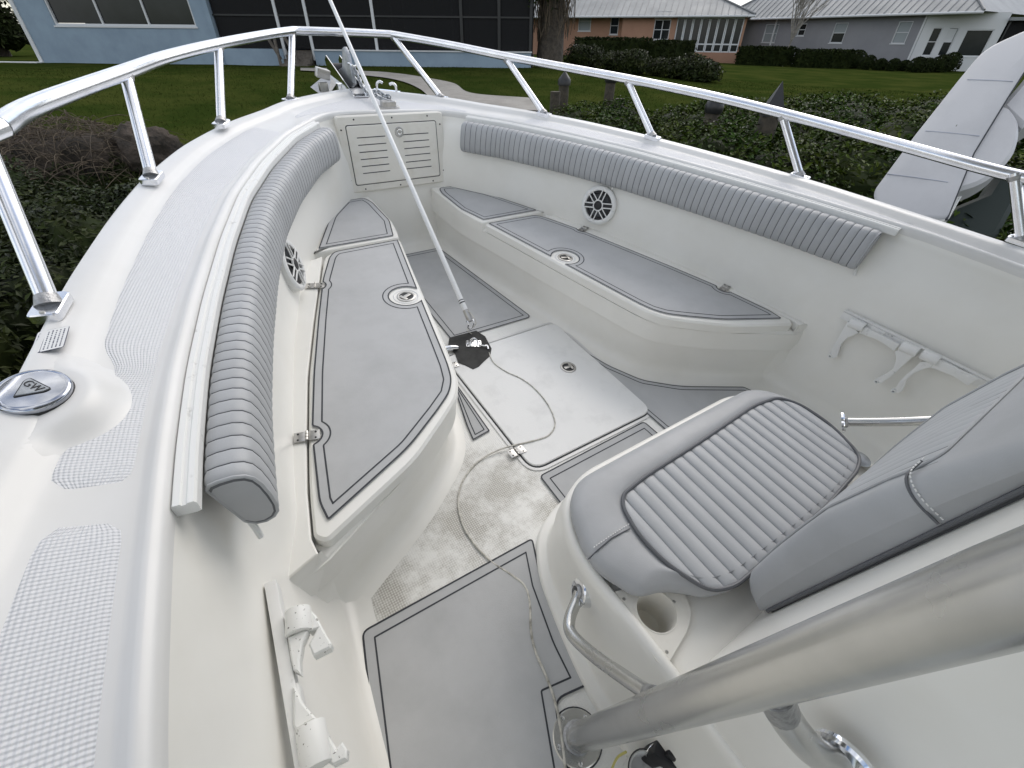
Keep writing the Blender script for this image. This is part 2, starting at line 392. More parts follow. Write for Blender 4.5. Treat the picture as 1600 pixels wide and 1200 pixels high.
def half_deck(OU):
    half = []
    for i, p in enumerate(INH):
        t = (INH[min(i+1, len(INH)-1)]-INH[max(i-1, 0)]).normalized(); n = Vector((-t.y, t.x, 0))
        if n.x < 0 and i > 0: n = -n
        if i == 0: n = Vector((0, 1, 0))
        if p.x < .5 and n.y < 0: n = -n
        wd = ray2(p, n, OU); wd = wd if wd and wd < .75 else half[-1][2]
        half.append((p, n, wd))
    ws = [h[2] for h in half]
    for _ in range(30): ws = [ws[0]]+[(ws[i-1]+2*ws[i]+ws[i+1])/4 for i in range(1, len(ws)-1)]+[ws[-1]]
    return [(p, n, w_) for (p, n, _), w_ in zip(half, ws)]
half = half_deck(OUH)
for p, n, w_ in reversed(half_deck(OUP)[1:]): ST.append((Vector((-p.x, p.y, 0)), Vector((-n.x, n.y, 0)), w_))
ST += half
def deckpt(k, off, dz):
    # point on the deck of station k, off metres outboard of the coaming lip
    p, n, w_ = ST[k]; q = p+n*off; zz = lerp(bl(zi, p.x, p.y), bl(zo, p.x, p.y), max(0, min(1, off/w_)))
    return Vector((q.x, q.y, zz+dz))
def deckprof(w_):
    return [(0.0, -.03), (0, -.016), (.002, -.007), (.007, -.002), (.014, 0), (.018, 0), (.024, -.004), (.034, -.015), (.042, -.020),
            (w_*.5, -.021), (w_-.088, -.020), (w_-.074, -.014), (w_-.062, -.004), (w_-.050, 0), (w_-.016, 0), (w_-.008, -.004), (w_-.003, -.012), (w_, -.025), (w_+.001, -.075)]
b = MB(); b.grid([[deckpt(k, o, d) for o, d in deckprof(ST[k][2])] for k in range(len(ST))])
deck = b.build('gunwale_deck', M['gel'], boat, ang=60)
b = MB(); b.grid([[deckpt(k, ST[k][2]+o, d) for o, d in ((.001, -.07), (.018, -.074), (.024, -.085), (.024, -.105), (.018, -.116), (.0, -.12))] for k in range(len(ST))])
b.build('rub_rail', M['white'], boat)
b = MB()
def hullpt(k, o, d):
    P = deckpt(k, ST[k][2], 0); n = ST[k][1]; q = P+n*o
    if o < -.2: q.x = P.x*(1+o/1.45); q.y = P.y+(o*.9 if P.y > 1.5 else o*.3)
    return Vector((q.x, q.y, P.z+d))
b.grid([[hullpt(k, o, d) for o, d in ((0, -.075), (-.01, -.2), (-.05, -.4), (-.12, -.6), (-.22, -.8), (-.5, -.95), (-1.0, -1.15), (-1.4, -1.25))] for k in range(len(ST))])
b.build('hull', M['gel'], boat)
# interior liner
LPROF = [(-.001, .022), (.002, .05), (.02, .07), (.035, .10), (.055, .16), (.075, .24), (.09, .33), (.103, .43), (.112, .52), (.118, .62), (.124, .72), (.132, .755), (.15, .775), (.18, .7835), (.22, .786)]
LPORT = [(0, -.001), (.03, -.001), (.034, .001), (.05, .002), (.10, .008), (.20, .018), (.33, .042), (.50, .082), (.68, .122), (.755, .140), (.786, .22)]
def linpt(k, off, drop):
    p, n, w_ = ST[k]
    if p.x < -.5 and p.y < .8:
        t = max(0, min(1, (.8-p.y)/.25)); off = lerp(off, interp(drop, LPORT), t*t*(3-2*t)) if drop < .76 else off
    q = p-n*off; z0 = bl(zi, p.x, p.y); sc_ = z0/.786
    return Vector((q.x, q.y, z0-drop*sc_ + (.0005 if drop > .78 else 0)))
b = MB(); b.grid([[linpt(k, o, d) for o, d in LPROF] for k in range(len(ST))])
b.build('cockpit_liner', M['gelliner'], boat, ang=70)
def wall_at(yq, sd, drop):
    # point and inward normal of the liner on one side at a given y
    ks = [k for k in range(len(ST)) if ST[k][0].x*sd > .42]
    k = min(ks, key=lambda k: abs(ST[k][0].y-yq)); p, n, w_ = ST[k]
    off = interp(drop, [(d, o) for o, d in LPROF]); q = linpt(k, off, drop); return q, -n, k
# sole
b = MB(); P = [linpt(k, .16, 0) for k in range(len(ST))]
b.slab([(p.x, p.y) for p in P][::6], -.03, 0)
b.build('sole', M['sole'], boat)

# moulded nonskid panels on the port and starboard side decks and the foredeck
def panel(k0, k1, o0, o1, taper=None, cut=None):
    b = MB(); rows = []
    acc = 0; n = 9
    for i, k in enumerate(range(k0, k1)):
        if i: acc += (ST[k][0]-ST[k-1][0]).length
        w_ = ST[k][2]; a, c = o0, w_-o1
        if cut: c = c-cut(acc)
        e0 = min(1, i/1.2); e1 = min(1, (k1-1-k)/1.2)
        row = []
        for j in range(n):
            t = j/(n-1); edge = min(e0, e1, 1 if 0 < j < n-1 else 0)
            ins = (1-min(e0, e1))*.018
            o = lerp(a+ins, c-ins, t)
            row.append(deckpt(k, o, -.0205+(.0024 if edge > 0 else -.0008)))
        b0 = len(b.v)
        rows.append(row)
    b.grid(rows)
    idx = 0; acc = 0
    for i, k in enumerate(range(k0, k1)):
        if i: acc += (ST[k][0]-ST[k-1][0]).length
        for j in range(n):
            b.uv[idx] = ((rows[i][j]-rows[i][0]).length*.0+(lerp(o0, ST[k][2]-o1, j/(n-1))), acc); idx += 1
    return b.build('nonskid_panel', M['nonskid'], boat)
def kat(y, sd): return wall_at(y, sd, .3)[2]
def boss(acc_c):
    return lambda s: .085*math.exp(-((s-acc_c)/.085)**2)
ka, kb = kat(.585, -1), kat(-.9, -1)
panel(kb, kat(.555, -1), .048, .098)
k2 = kat(.60, -1)
panel(k2, kat(2.45, -1), .046, .082, cut=lambda s: .030*math.exp(-((s-.27)/.05)**2))
panel(kat(2.35, 1), kat(-.6, 1), .050, .085)
mid = len(ST)//2
panel(mid-22, mid+23, .09, .14)

# bow door in the forward bulkhead
DC = Vector((0, 2.642, .547)); dn = Vector((0, -1, .17)).normalized(); DF = frame(dn)
def dpt(u, v, h=0): return DC+DF @ Vector((u, v, h))
def dslab(b, poly, h0, h1, bev, mi=0):
    q = MB(); q.slab(poly, h0, h1, mi, bev); o = len(b.v)
    b.v += [tuple(dpt(*p)) for p in q.v]; b.f += [tuple(o+i for i in f) for f in q.f]; b.m += q.m
def rect(w_, h_, r, cx=0, cy=0, n=5): return rounded([(cx-w_/2, cy-h_/2), (cx+w_/2, cy-h_/2), (cx+w_/2, cy+h_/2), (cx-w_/2, cy+h_/2)], r, n)
b = MB(); dslab(b, rect(.61, .375, .02), -.03, .014, .006); bd = b.build('bow_door', M['cream'], boat)
b = MB(); dslab(b, rect(.523, .297, .014, 0, -.002), .010, .0152, .001); b.build('shadow_gap', M['groove'], bd)
b = MB(); dslab(b, rect(.514, .288, .012, 0, -.002), .012, .019, .003); b.build('door_panel', M['cream'], bd)
for s in (-1, 1):
    for i in range(6):
        b = MB(); dslab(b, rect(.158, .0045, .0015, s*.122-(.01 if s < 0 else -.005), .085-i*.035, 2), .015, .0196, .0004); b.build('louvre_slot', M['groove'], bd)
for u, v in [(-.285, .125), (-.285, -.12), (.285, .125), (.285, -.12), (-.21, .17), (0, .17), (.21, .17), (-.21, -.172), (0, -.172), (.21, -.172)]:
    b = MB(); b.lathe([(0, .0165), (.0035, .0163), (.0045, .0145), (.0045, .012)], DC, None, 10); 
    b.v = [tuple(dpt(u, v)+DF @ (Vector(p)-DC)) for p in b.v]; b.build('screw', M['black'], bd)
def latch(c, ax, parent, r=.03, name='latch'):
    # round flush latch: steel ring, dark recess, T-shaped lifting tongue
    b = MB(); b.lathe([(r*.74, .0015), (r*.78, .004), (r*.9, .0048), (r, .003), (r*1.02, 0)], c, ax, 28); o = b.build(name, M['steel'], parent)
    b = MB(); b.lathe([(0, .0008), (r*.5, .0008), (r*.76, .0012), (r*.78, .003)], c, ax, 24); b.build('recess', M['black'], o)
    b = MB(); q = Matrix(ax) if ax is not None else Matrix.Identity(3)
    for cc, d in (((0, .42*r, .003), (1.05*r, .34*r, .003)), ((0, -.12*r, .003), (.42*r, .95*r, .003))):
        v0 = len(b.v); b.box(cc, d); b.v[v0:] = [tuple(Vector(c)+q @ Vector(v)) for v in b.v[v0:]]
    b.build('tongue', M['steel'], o, bevel=.0008)
    return o
latch(tuple(dpt(.03, .10, .017)), DF, bd, .026, 'latch')
b = MB(); b.lathe([(.008, .007), (.012, .0085), (.016, .0075), (.016, .005)], dpt(.03, .10, .017), DF, 20); b.build('lock_ring', M['chrome'], bd)

# ---------------------------------------------------------------- bench seats with hinged lids and foam pads
FR = [(.195, 2.62), (.20, 2.45), (.205, 2.245), (.228, 2.12), (.252, 2.03), (.30, 1.80), (.36, 1.50), (.415, 1.24), (.448, 1.09), (.470, 1.0), (.51, .935), (.575, .88), (.735, .765), (1.03, .61)]
def flip(P, sd): return [(sd*p[0],)+tuple(p[1:]) for p in P]
def side_poly(P, sd): return flip(P, sd)
LIDZ = .341
def hinge(c, parent, rot=0., z=LIDZ, s=1.):
    q = Matrix.Rotation(rot, 3, 'Z'); hb = MB(); c = Vector(c)
    def put(b, cc, d, mi=0):
        v0 = len(b.v); b.box(cc, d, mi); b.v[v0:] = [tuple(c+q @ Vector(v)) for v in b.v[v0:]]
    for sx in (-1, 1): put(hb, (sx*.020*s, 0, z+.006), (.030*s, .036*s, .0022))
    o = hb.build('hinge', M['steel'], parent, bevel=.0008)
    for dy in (-.012, 0, .012):
        k = MB(); k.tube([tuple(c+q @ Vector((0, dy*s-.005, z+.008))), tuple(c+q @ Vector((0, dy*s+.005, z+.008)))], .0045*s, 10); k.build('knuckle', M['steel'], o)
    for sx in (-1, 1):
        for dy in (-.011, .011): k = MB(); k.lathe([(0, .0018), (.0028, .0014), (.0034, 0)], c+q @ Vector((sx*.024*s, dy*s, z+.0071)), None, 8); k.build('screw', M['black'], o)
    return o
def foam(name, raw, z, parent, bites=(), gin=.026, r=.01, th=.005, gw=.0048):
    # a foam pad with a chamfered dark edge and one scored line parallel to it
    if area(raw) < 0: raw = raw[::-1]; r = r[::-1] if isinstance(r, list) else r
    P = rounded(raw, r); I = rounded(inset(raw, gin), [max(.003, q-gin) for q in r] if isinstance(r, list) else max(.003, r-gin))
    for c, q in bites: P = bite(P, c, q); I = bite(I, c, q+gin-.004)
    b = MB(); b.slab(P, z, z+th, 0, .002)
    b.strip(P, gw*1.1, z+th+.0005, 1); b.strip(I, gw, z+th+.0005, 1)
    return b.build(name, [M['mat'], M['groove']], parent, smooth=False)
for sd in (-1, 1):
    top = [(x*sd, y) for x, y in FR]
    # bench moulding: front face with draft and a cove at the sole
    F3 = resample([(x, y, 0) for x, y in FR], .03); F3 = smooth_path(F3, 5)
    b = MB(); rows = []
    for i, p in enumerate(F3):
        t = (F3[min(i+1, len(F3)-1)]-F3[max(i-1, 0)]).normalized(); n = Vector((-t.y, t.x, 0)); n = n if (n.x > 0 or n.y > .0) else -n
        if n.x < 0 and p.y > 1: n = -n
        # n points outboard / away from the walkway
        n = Vector((abs(n.x), n.y if n.x > 0 else -n.y, 0))
        row = []
        for o, z in ((.05, .303), (.012, .303), (.006, .299), (.004, .288), (.018, .20), (.03, .06), (.027, .03), (.012, .012), (-.012, .002), (-.04, .0004)):
            q = p+n*o; row.append((q.x*sd, q.y, z))
        rows.append(row)
    b.grid(rows)
    WL = [(wall_at(y, sd, .45)[0].x, wall_at(y, sd, .45)[0].y) for y in (.62, .8, 1.0, 1.3, 1.6, 1.9, 2.2, 2.45)]
    WL = [(x+sd*.03, y) for x, y in WL]
    body = [(q.x*sd, q.y) for q in F3]+[(sd*1.135, .577)]+WL[1:]
    b.slab(body, .2, .2935, 0, 0)
    # aft end: a flat chamfer running from the lid's tip out to the side
    er = [Vector(p) for p in rows[-1]][1:]; q = len(b.v)
    b.v += [(sd*1.040, .616, LIDZ-.001), (sd*1.150, .573, LIDZ-.001)]
    for p in er: b.v += [tuple(p), (sd*lerp(1.145, 1.10, 1-p.z/.341), lerp(.573, .545, 1-p.z/.341), p.z)]
    for i in range(len(er)): b.f.append((q+2*i, q+2*i+1, q+2*i+3, q+2*i+2)); b.m.append(0)
    bench = b.build('bench_seat', M['gelliner'], boat, ang=50)
    # fixed strip outboard of the hinge line and the fixed forward top
    HL = [(1.042, .612), (1.046, .66), (1.018, .80), (.976, .962), (.90, 1.235), (.797, 1.534), (.70, 1.80), (.628, 2.005)]
    shelf = [(x*sd, y) for x, y in [(x+.006, y) for x, y in HL]]
    outer = [(wall_at(y, sd, .44)[0].x+sd*.01, wall_at(y, sd, .44)[0].y) for y in (2.02, 1.8, 1.5, 1.2, 1.0, .8, .66)]+[(sd*1.16, .574)]
    b = MB(); b.slab(shelf+outer, .28, LIDZ, 0, .004); b.build('shelf', M['gelliner'], bench)
    fwd = [(.197, 2.60), (.203, 2.245), (.225, 2.12), (.243, 2.052), (.66, 2.052)]+[(abs(x), y) for x, y in [(wall_at(y, sd, .44)[0].x, wall_at(y, sd, .44)[0].y) for y in (2.1, 2.25, 2.4, 2.5)]]+[(.40, 2.61)]
    b = MB(); b.slab([(x*sd, y) for x, y in fwd], .28, LIDZ-.002, 0, .006); b.build('forward_top', M['gelliner'], bench)
    fm = [(.262, 2.075), (.214, 2.245), (.213, 2.50), (.235, 2.575), (.345, 2.565), (.475, 2.40), (.628, 2.078)]
    foam('bench_pad', [(x*sd, y) for x, y in fm], LIDZ-.002, bench, r=[.006, .03, .05, .03, .02, .06, .006])
    # the lid
    lid = [(.246, 2.035), (.297, 1.80), (.36, 1.50), (.413, 1.24), (.446, 1.09), (.468, 1.0), (.508, .93), (.575, .874), (.735, .757), (1.022, .632), (1.046, .66), (1.018, .80), (.976, .962), (.90, 1.235), (.797, 1.534), (.70, 1.80), (.625, 2.0), (.56, 2.035)]
    lid = [(x*sd, y) for x, y in lid]
    LP = rounded(lid, [.02, .05, .05, .05, .04, .04, .04, .04, .05, .02, .012, .05, .05, .05, .05, .05, .03, .02])
    b = MB(); b.slab(LP, .2985, LIDZ, 0, .008)
    ld = b.build('bench_lid', M['gelliner'], boat)
    b = MB(); b.slab(inset(LP, .007) , .2945, .2990, 0, 0); b.build('seal', M['groove'], ld)
    H1, H2 = (.731, 1.763), (.975, .976)
    LT = (.4255, 1.541)
    pad = [(.262, 2.022), (.333, 1.70), (.395, 1.42), (.448, 1.17), (.470, 1.07), (.492, 1.0), (.53, .945), (.60, .892), (.735, .80), (1.004, .682), (1.008, .745), (.962, .978), (.885, 1.235), (.785, 1.532), (.69, 1.80), (.61, 1.975), (.575, 2.018)]
    foam('lid_pad', [(x*sd, y) for x, y in pad], LIDZ, ld, r=[.004, .05, .05, .05, .04, .03, .03, .03, .05, .01, .02, .05, .05, .05, .05, .05, .04], bites=[((LT[0]*sd, LT[1]), .070), (((H1[0]-.004)*sd, H1[1]), .036), (((H2[0]-.004)*sd, H2[1]), .036)])
    latch((LT[0]*sd, LT[1], LIDZ), Matrix.Rotation(R(115 if sd < 0 else -105), 3, 'Z'), ld, .038)
    b = MB(); b.lathe([(.046, .0004), (.050, .0018), (.054, .0004)], (LT[0]*sd, LT[1], LIDZ), None, 28); b.build('latch_rim', M['gel'], ld)
    hinge((H1[0]*sd, H1[1], 0), ld, sd*R(20) if sd < 0 else R(22)); hinge((H2[0]*sd, H2[1], 0), ld, sd*R(15) if sd < 0 else R(15))

# ---------------------------------------------------------------- floor hatch and floor pads
b = MB(); HP = rounded([(-.285, .735), (.368, .735), (.368, 1.47), (-.285, 1.47)], [.06, .06, .05, .04], 7)
b.slab([(x, y) for x, y in HP], .0, .0095, 0, .003); fh = b.build('floor_hatch', M['hatch'], boat)
b = MB(); b.slab(inset(HP, -.005), .0004, .0022, 0, 0); b.build('gasket', M['groove'], fh)
b = MB(); b.slab(inset(HP, -.011), .0006, .0035, 0, 0); o_ = inset(HP, -.004); b2 = MB(); b2.strip(inset(HP, -.02), .012, .004, 0); b2.build('hatch_rim', M['gel'], fh)
latch((.205, 1.14, .0095), Matrix.Rotation(R(-95), 3, 'Z'), fh, .038)
hinge((-.295, .835, 0), fh, 0, .0065, 1.0); hinge((-.29, 1.40, 0), fh, 0, .0065, 1.0)
def fpad(P, r, gin=.028): return foam('floor_pad', P, .001, boat, gin=gin, r=r)
fpad([(-.195, 1.575), (.288, 1.568), (.178, 2.47), (-.178, 2.47)], [.006, .03, .02, .02])
fpad([(-.281, .702), (-.284, .47), (.30, .47), (.287, .708)], [.02, .01, .01, .02])
fpad([(.318, 1.36), (.336, .62), (.42, .56), (.93, .56), (.90, .632), (.61, .787), (.475, .905), (.40, 1.06)], [.01, .01, .01, .01, .01, .06, .04, .03], .022)
fpad([(-.318, 1.36), (-.33, .98), (-.415, .97), (-.40, 1.05)], [.008, .004, .004, .02], .016)
fpad([(-1.022, .523), (-1.10, .20), (-1.12, -.30), (-.72, -.30), (-.72, -.04), (-.655, .105), (-.56, .085), (-.545, .21), (-.505, .37), (-.445, .51)], [.02, .02, .01, .01, .04, .03, .012, .05, .03, .018], .030)

# ---------------------------------------------------------------- coaming bolsters: ribbed cushions snapped under the coaming
BP = [(.034, -.040), (.040, -.031), (.055, -.027), (.078, -.026), (.094, -.031), (.105, -.043), (.112, -.065), (.117, -.10), (.119, -.135), (.116, -.158), (.107, -.172), (.092, -.179), (.075, -.176), (.06, -.160)]
for sd in (-1, 1):
    k0, k1 = kat(.575, sd), kat(2.60, sd)
    ks = list(range(min(k0, k1), max(k0, k1)+1))
    if sd > 0: ks = ks[::-1]
    path = [ST[k] for k in ks]
    # arc length
    acc = [0]
    for a_, c_ in zip(path, path[1:]): acc.append(acc[-1]+(a_[0]-c_[0]).length)
    tot = acc[-1]; pitch = .0325; nr = round(tot/pitch); pitch = tot/nr
    def at(s):
        for i in range(len(acc)-1):
            if s <= acc[i+1] or i == len(acc)-2:
                t = (s-acc[i])/(acc[i+1]-acc[i]); p = path[i][0].lerp(path[i+1][0], t); n = path[i][1].lerp(path[i+1][1], t).normalized(); return p, n
    rows = []; mk = []
    ts = (0, .035, .10, .24, .5, .76, .90, .965)
    for r_ in range(nr):
        for t in ts:
            s = (r_+t)*pitch; p, n = at(s); infl = .0020*(math.sin(math.pi*max(0, min(1, (t-.03)/.94)))**.55 if .03 < t < .97 else 0)-(.002 if t in (0,) else 0)
            z0 = bl(zi, p.x, p.y); row = []
            endf = min(1, min(s, tot-s)/.02); endk = .86+.14*math.sqrt(max(0, 1-(1-endf)**2))
            for o, d in BP:
                cx, cz = .078, -.10
                o2 = cx+(o-cx)*endk if False else o; nn = Vector((o-.06, d+.105)); nn = nn.normalized() if nn.length else nn
                o3, d3 = o+nn.x*infl, d+nn.y*infl
                if endf < 1: o3 = lerp(.075, o3, endk); d3 = lerp(-.1, d3, endk)
                q = p-n*o3; row.append(Vector((q.x, q.y, z0+d3)))
            rows.append(row); mk.append(1 if t in (0, .98) else 0)
    b = MB(); b.grid(rows, mfun=lambda i, j: 1 if (i % len(ts)) in (0, len(ts)-1) else 0)
    n0 = len(BP); b.f.append(tuple(range(n0))); b.m.append(0); nl = len(rows)-1; b.f.append(tuple(nl*n0+i for i in range(n0))[::-1]); b.m.append(0)
    bo = b.build('coaming_bolster', [M['vinyl'], M['seam']], boat, ang=50)
    # welt round the aft end cap
    q = MB(); q.tube([tuple(v) for v in rows[2]]+[tuple(rows[2][0])], .0035, 8); q.build('end_welt', M['vinyl'], bo)
    p, n = at(.012); q = MB(); z0 = bl(zi, p.x, p.y)
    q.tube([p-n*.062+Vector((0, 0, z0-.15)), p-n*.068+Vector((0, -.012, z0-.185)), p-n*.07+Vector((0, -.02, z0-.205))], .006, 8); q.build('fastening_tab', M['white'], bo)
    p, n = at(tot*.55); q = MB(); q.tube([p-n*.08+Vector((0, 0, bl(zi, p.x, p.y)-.17)), p-n*.088+Vector((0, 0, bl(zi, p.x, p.y)-.195))], .005, 8); q.build('fastening_tab', M['white'], bo)
    # aluminium track above it
    k2, k3 = kat(.55, sd), kat(2.61, sd); ks = list(range(min(k2, k3), max(k2, k3)+1))
    b = MB(); rows = []
    for k in ks:
        p, n, w_ = ST[k]; z0 = bl(zi, p.x, p.y)
        rows.append([p-n*o+Vector((0, 0, z0+d)) for o, d in ((.0005, -.034), (.0005, -.012), (.003, -.008), (.012, -.008), (.014, -.012), (.019, -.012), (.022, -.009), (.030, -.009), (.033, -.014), (.033, -.034), (.026, -.036))])
    b.grid(rows)
    for r_ in (rows[0], rows[-1]):
        o0 = len(b.v); b.v += [tuple(v) for v in r_]; b.f.append(tuple(range(o0, o0+len(r_)))); b.m.append(0)
    b.build('bolster_track', M['alu'] if False else M['white'], boat, ang=30)

# ---------------------------------------------------------------- loudspeakers let into the liner
for sd, y0 in ((-1, 1.775), (1, 1.785)):
    q, n, k = wall_at(y0, sd, .30); nn = (n+Vector((0, 0, .22))).normalized(); ax = frame(nn); r_ = .089
    c = q+nn*.017
    b = MB(); b.lathe([(r_*1.12, -.03), (r_*1.12, .005), (r_*1.06, .011), (r_*.95, .013), (r_*.86, .010), (r_*.84, .0)], c, ax, 40); sp = b.build('loudspeaker', M['white'], boat)
    b = MB(); b.lathe([(0, -.016), (r_*.3, -.014), (r_*.62, -.004), (r_*.80, .001), (r_*.84, .0015)], c, ax, 36); b.build('cone', M['cone'], sp)
    b = MB(); b.lathe([(r_*.66, .0005), (r_*.72, .006), (r_*.80, .006), (r_*.845, .0015)], c, ax, 36); b.build('surround', M['black'], sp)
    b = MB(); b.lathe([(0, .018), (r_*.2, .017), (r_*.25, .013), (r_*.25, .0)], c, ax, 28); b.build('tweeter', M['black'], sp)
    b = MB(); b.lathe([(r_*.255, .010), (r_*.27, .0165), (r_*.32, .0165), (r_*.335, .010)], c, ax, 28); b.build('hub_ring', M['white'], sp)
    for i in range(6):
        a0 = R(60*i+12+(8 if i % 3 else 0)); bars = MB()
        for e in (-1, 1):
            p0 = Vector((math.cos(a0+e*.42)*r_*.31, math.sin(a0+e*.42)*r_*.31, .0145)); p1 = Vector((math.cos(a0+e*.135)*r_*.93, math.sin(a0+e*.135)*r_*.93, .0135))
            bars.tube([c+ax @ p0, c+ax @ p0.lerp(p1, .5), c+ax @ p1], .0032, 7)
        bars.build('grille_spoke', M['white'], sp)
        if i % 3 == 0:
            fl = MB(); v = [Vector((math.cos(a0-.40)*r_*.3, math.sin(a0-.40)*r_*.3, .0125)), Vector((math.cos(a0+.40)*r_*.3, math.sin(a0+.40)*r_*.3, .0125)), Vector((math.cos(a0+.11)*r_*.9, math.sin(a0+.11)*r_*.9, .0125)), Vector((math.cos(a0-.11)*r_*.9, math.sin(a0-.11)*r_*.9, .0125))]
            fl.add([c+ax @ x for x in v]+[c+ax @ (x-Vector((0, 0, .003))) for x in v], [(0, 1, 2, 3), (0, 4, 5, 1), (1, 5, 6, 2), (2, 6, 7, 3), (3, 7, 4, 0)]); fl.build('grille_web', M['black'], sp)

# ---------------------------------------------------------------- bow handrail
PB = [(-1.322,1.072,0.835),(-1.119,1.803,0.809),(-0.84,2.413,0.793),(-0.444,2.948,0.751)]
PT = [(-1.327,1.245,0.995),(-1.086,2.06,1.03),(-0.738,2.72,1.01),(-0.289,3.309,0.996)]
SB = [(0.446,2.947,0.736),(0.848,2.406,0.759),(1.127,1.792,0.782),(1.338,1.058,0.8),(1.396,0.245,0.842)]
STP = [(0.295,3.308,0.994),(0.748,2.711,0.98),(1.1,2.044,0.991),(1.317,1.255,1.005),(1.383,0.396,1.024)]
RL = [(-1.301,1.39,1.065),(-1.262,1.611,1.052),(-1.084,2.061,1.035),(-0.949,2.381,1.024),(-0.736,2.72,1.017),(-0.454,3.096,1.009),(-0.281,3.308,1.002)]
RS = [(0.288,3.311,1),(0.531,3.024,0.995),(0.745,2.715,0.989),(0.937,2.399,0.99),(1.094,2.051,0.998),(1.241,1.644,1.006),(1.315,1.261,1.011),(1.365,0.781,1.014),(1.394,0.368,1.02)]
RS += [(1.39, .3, 1.06), (1.41, -.3, 1.07)]
rail = [Vector(p) for p in RL]+[Vector((RL[-1][0]*.4, 3.335, RL[-1][2]))]+[Vector(p) for p in RS][:0]
b = MB()
A_ = Vector(RL[0]); u_ = (A_-Vector(RL[2])).normalized(); B_ = Vector(PB[0]); d_ = (Vector(PT[0])-B_).normalized()
w_0 = A_-B_; k_ = u_.dot(d_); t_0 = (k_*d_.dot(w_0)-u_.dot(w_0))/(1-k_*k_); t_0 = max(.06, min(.5, t_0)); PT[0] = tuple(A_+u_*t_0)
RL = [tuple(A_+u_*(t_0+.55)+Vector((-.03, 0, 0))), tuple(A_+u_*t_0)]+RL
pp = catmull([Vector(p) for p in RL], 5); ps = catmull([Vector(p) for p in RS], 5)
ends = (pp[-1], ps[0]); bow = [ends[0].lerp(ends[1], t)+Vector((0, .02*math.sin(math.pi*t), .0)) for t in (0, .08, .5, .92, 1)]
full = pp[:-1]+bow+ps[1:]
b.tube(full, .0205, 18); hr = b.build('bow_handrail', M['alu'], boat)
for base, tp in list(zip(PB, PT))+list(zip(SB, STP)):
    B0, T0 = Vector(base), Vector(tp)
    near = min(full, key=lambda p: (p-T0).length)
    d = (T0-B0).normalized()
    b = MB(); b.tube([B0+d*.002, B0.lerp(T0, .5), T0+d*.004], .0172, 16); s_ = b.build('stanchion', M['alu'], hr)
    b = MB(); b.tube([T0-d*.022, T0-d*.006], .0182, 12, rfun=lambda t: .0182+.003*t); b.build('weld', M['weld'], s_)
    k = min(range(len(ST)), key=lambda k: (ST[k][0]+ST[k][1]*ST[k][2]-Vector((B0.x, B0.y, 0))).length)
    n = ST[k][1]; tng = Vector((-n.y, n.x, 0)); Q = Matrix((tng, n, Vector((0, 0, 1)))).transposed()
    b = MB(); q = MB(); q.slab(rounded([(-.042, -.024), (.042, -.024), (.042, .024), (-.042, .024)], .012, 4), -.011, .0065, 0, .002)
    b.v = [tuple(B0+Q @ Vector(v)) for v in q.v]; b.f = q.f; b.m = q.m
    b.build('base_plate', M['alu'], s_)
    b = MB(); b.tube([B0+d*.0, B0+d*.022], .02, 14, rfun=lambda t: .0235-.006*t); b.build('weld', M['weld'], s_)
    for e in (-1, 1): b = MB(); b.lathe([(0, .0035), (.004, .003), (.005, 0)], B0+tng*e*.032+Vector((0, 0, .006)), None, 10); b.build('screw', M['steel'], s_)

# ---------------------------------------------------------------- fuel filler with chrome cap, warning label
FC = Vector([(-1.332,0.811,0.835)][0]); fk = kat(FC.y, -1); fn = ST[fk][1]
def deckz(x, y):
    P = Vector((x, y, 0)); k = min((k for k in range(len(ST)) if ST[k][0].x*x > 0 or abs(x) < .1), key=lambda k: abs((P-ST[k][0]).dot(Vector((-ST[k][1].y, ST[k][1].x, 0))))+(0 if (P-ST[k][0]).dot(ST[k][1]) > -.05 else 9))
    o = (P-ST[k][0]).dot(ST[k][1]); return deckpt(k, o, interp(o, [(q[0], q[1]) for q in deckprof(ST[k][2])])).z
b = MB(); rows = []
for i in range(48):
    a = 2*math.pi*i/48; row = []
    for r_, s_ in ((.112, 0), (.106, .02), (.098, .12), (.090, .32), (.081, .58), (.073, .82), (.066, .96), (.060, 1), (.0, 1)):
        x, y = FC.x+math.cos(a)*r_, FC.y+math.sin(a)*r_*1.1; row.append((x, y, lerp(deckz(x, y)-(.0008 if s_ == 0 else -.0004), FC.z-.012, s_)))
    rows.append(row)
b.grid(rows, close_u=True); b.build('filler_boss', M['gel'], boat, ang=80)
FAX = frame(Vector((.16, -.10, 1)).normalized(), Vector((0, 1, 0)))
b = MB(); b.lathe([(.047, -.014), (.0485, -.006), (.046, -.001), (.0, -.001)], FC, FAX, 40); fcp = b.build('filler_cap', M['black'], boat)
b = MB(); b.lathe([(.0465, -.002), (.047, .003), (.0455, .006), (.042, .0075), (.037, .0078), (.0, .0085)], FC, FAX, 48); b.build('chrome_lid', M['darkchrome'], fcp, ang=60)
b = MB(); sh = rounded([(-.021, .014), (-.021, .004), (0, -.026), (.021, .004), (.021, .014)], [.008, .004, .004, .004, .008], 4)
EM = FAX @ Matrix.Rotation(R(-52), 3, 'Z')
def put(poly, h0, h1, bev, name, m_, par, ax=EM, c=FC):
    q = MB(); q.slab(poly, h0, h1, 0, bev); q.v = [tuple(c+ax @ Vector(v)) for v in q.v]; return q.build(name, m_, par)
put(sh, .006, .0096, .0008, 'emblem', M['black'], fcp); put(inset(sh, -.002) if area(sh) < 0 else inset(sh, .002), .006, .0104, .0005, 'emblem_field', M['galv'], fcp)
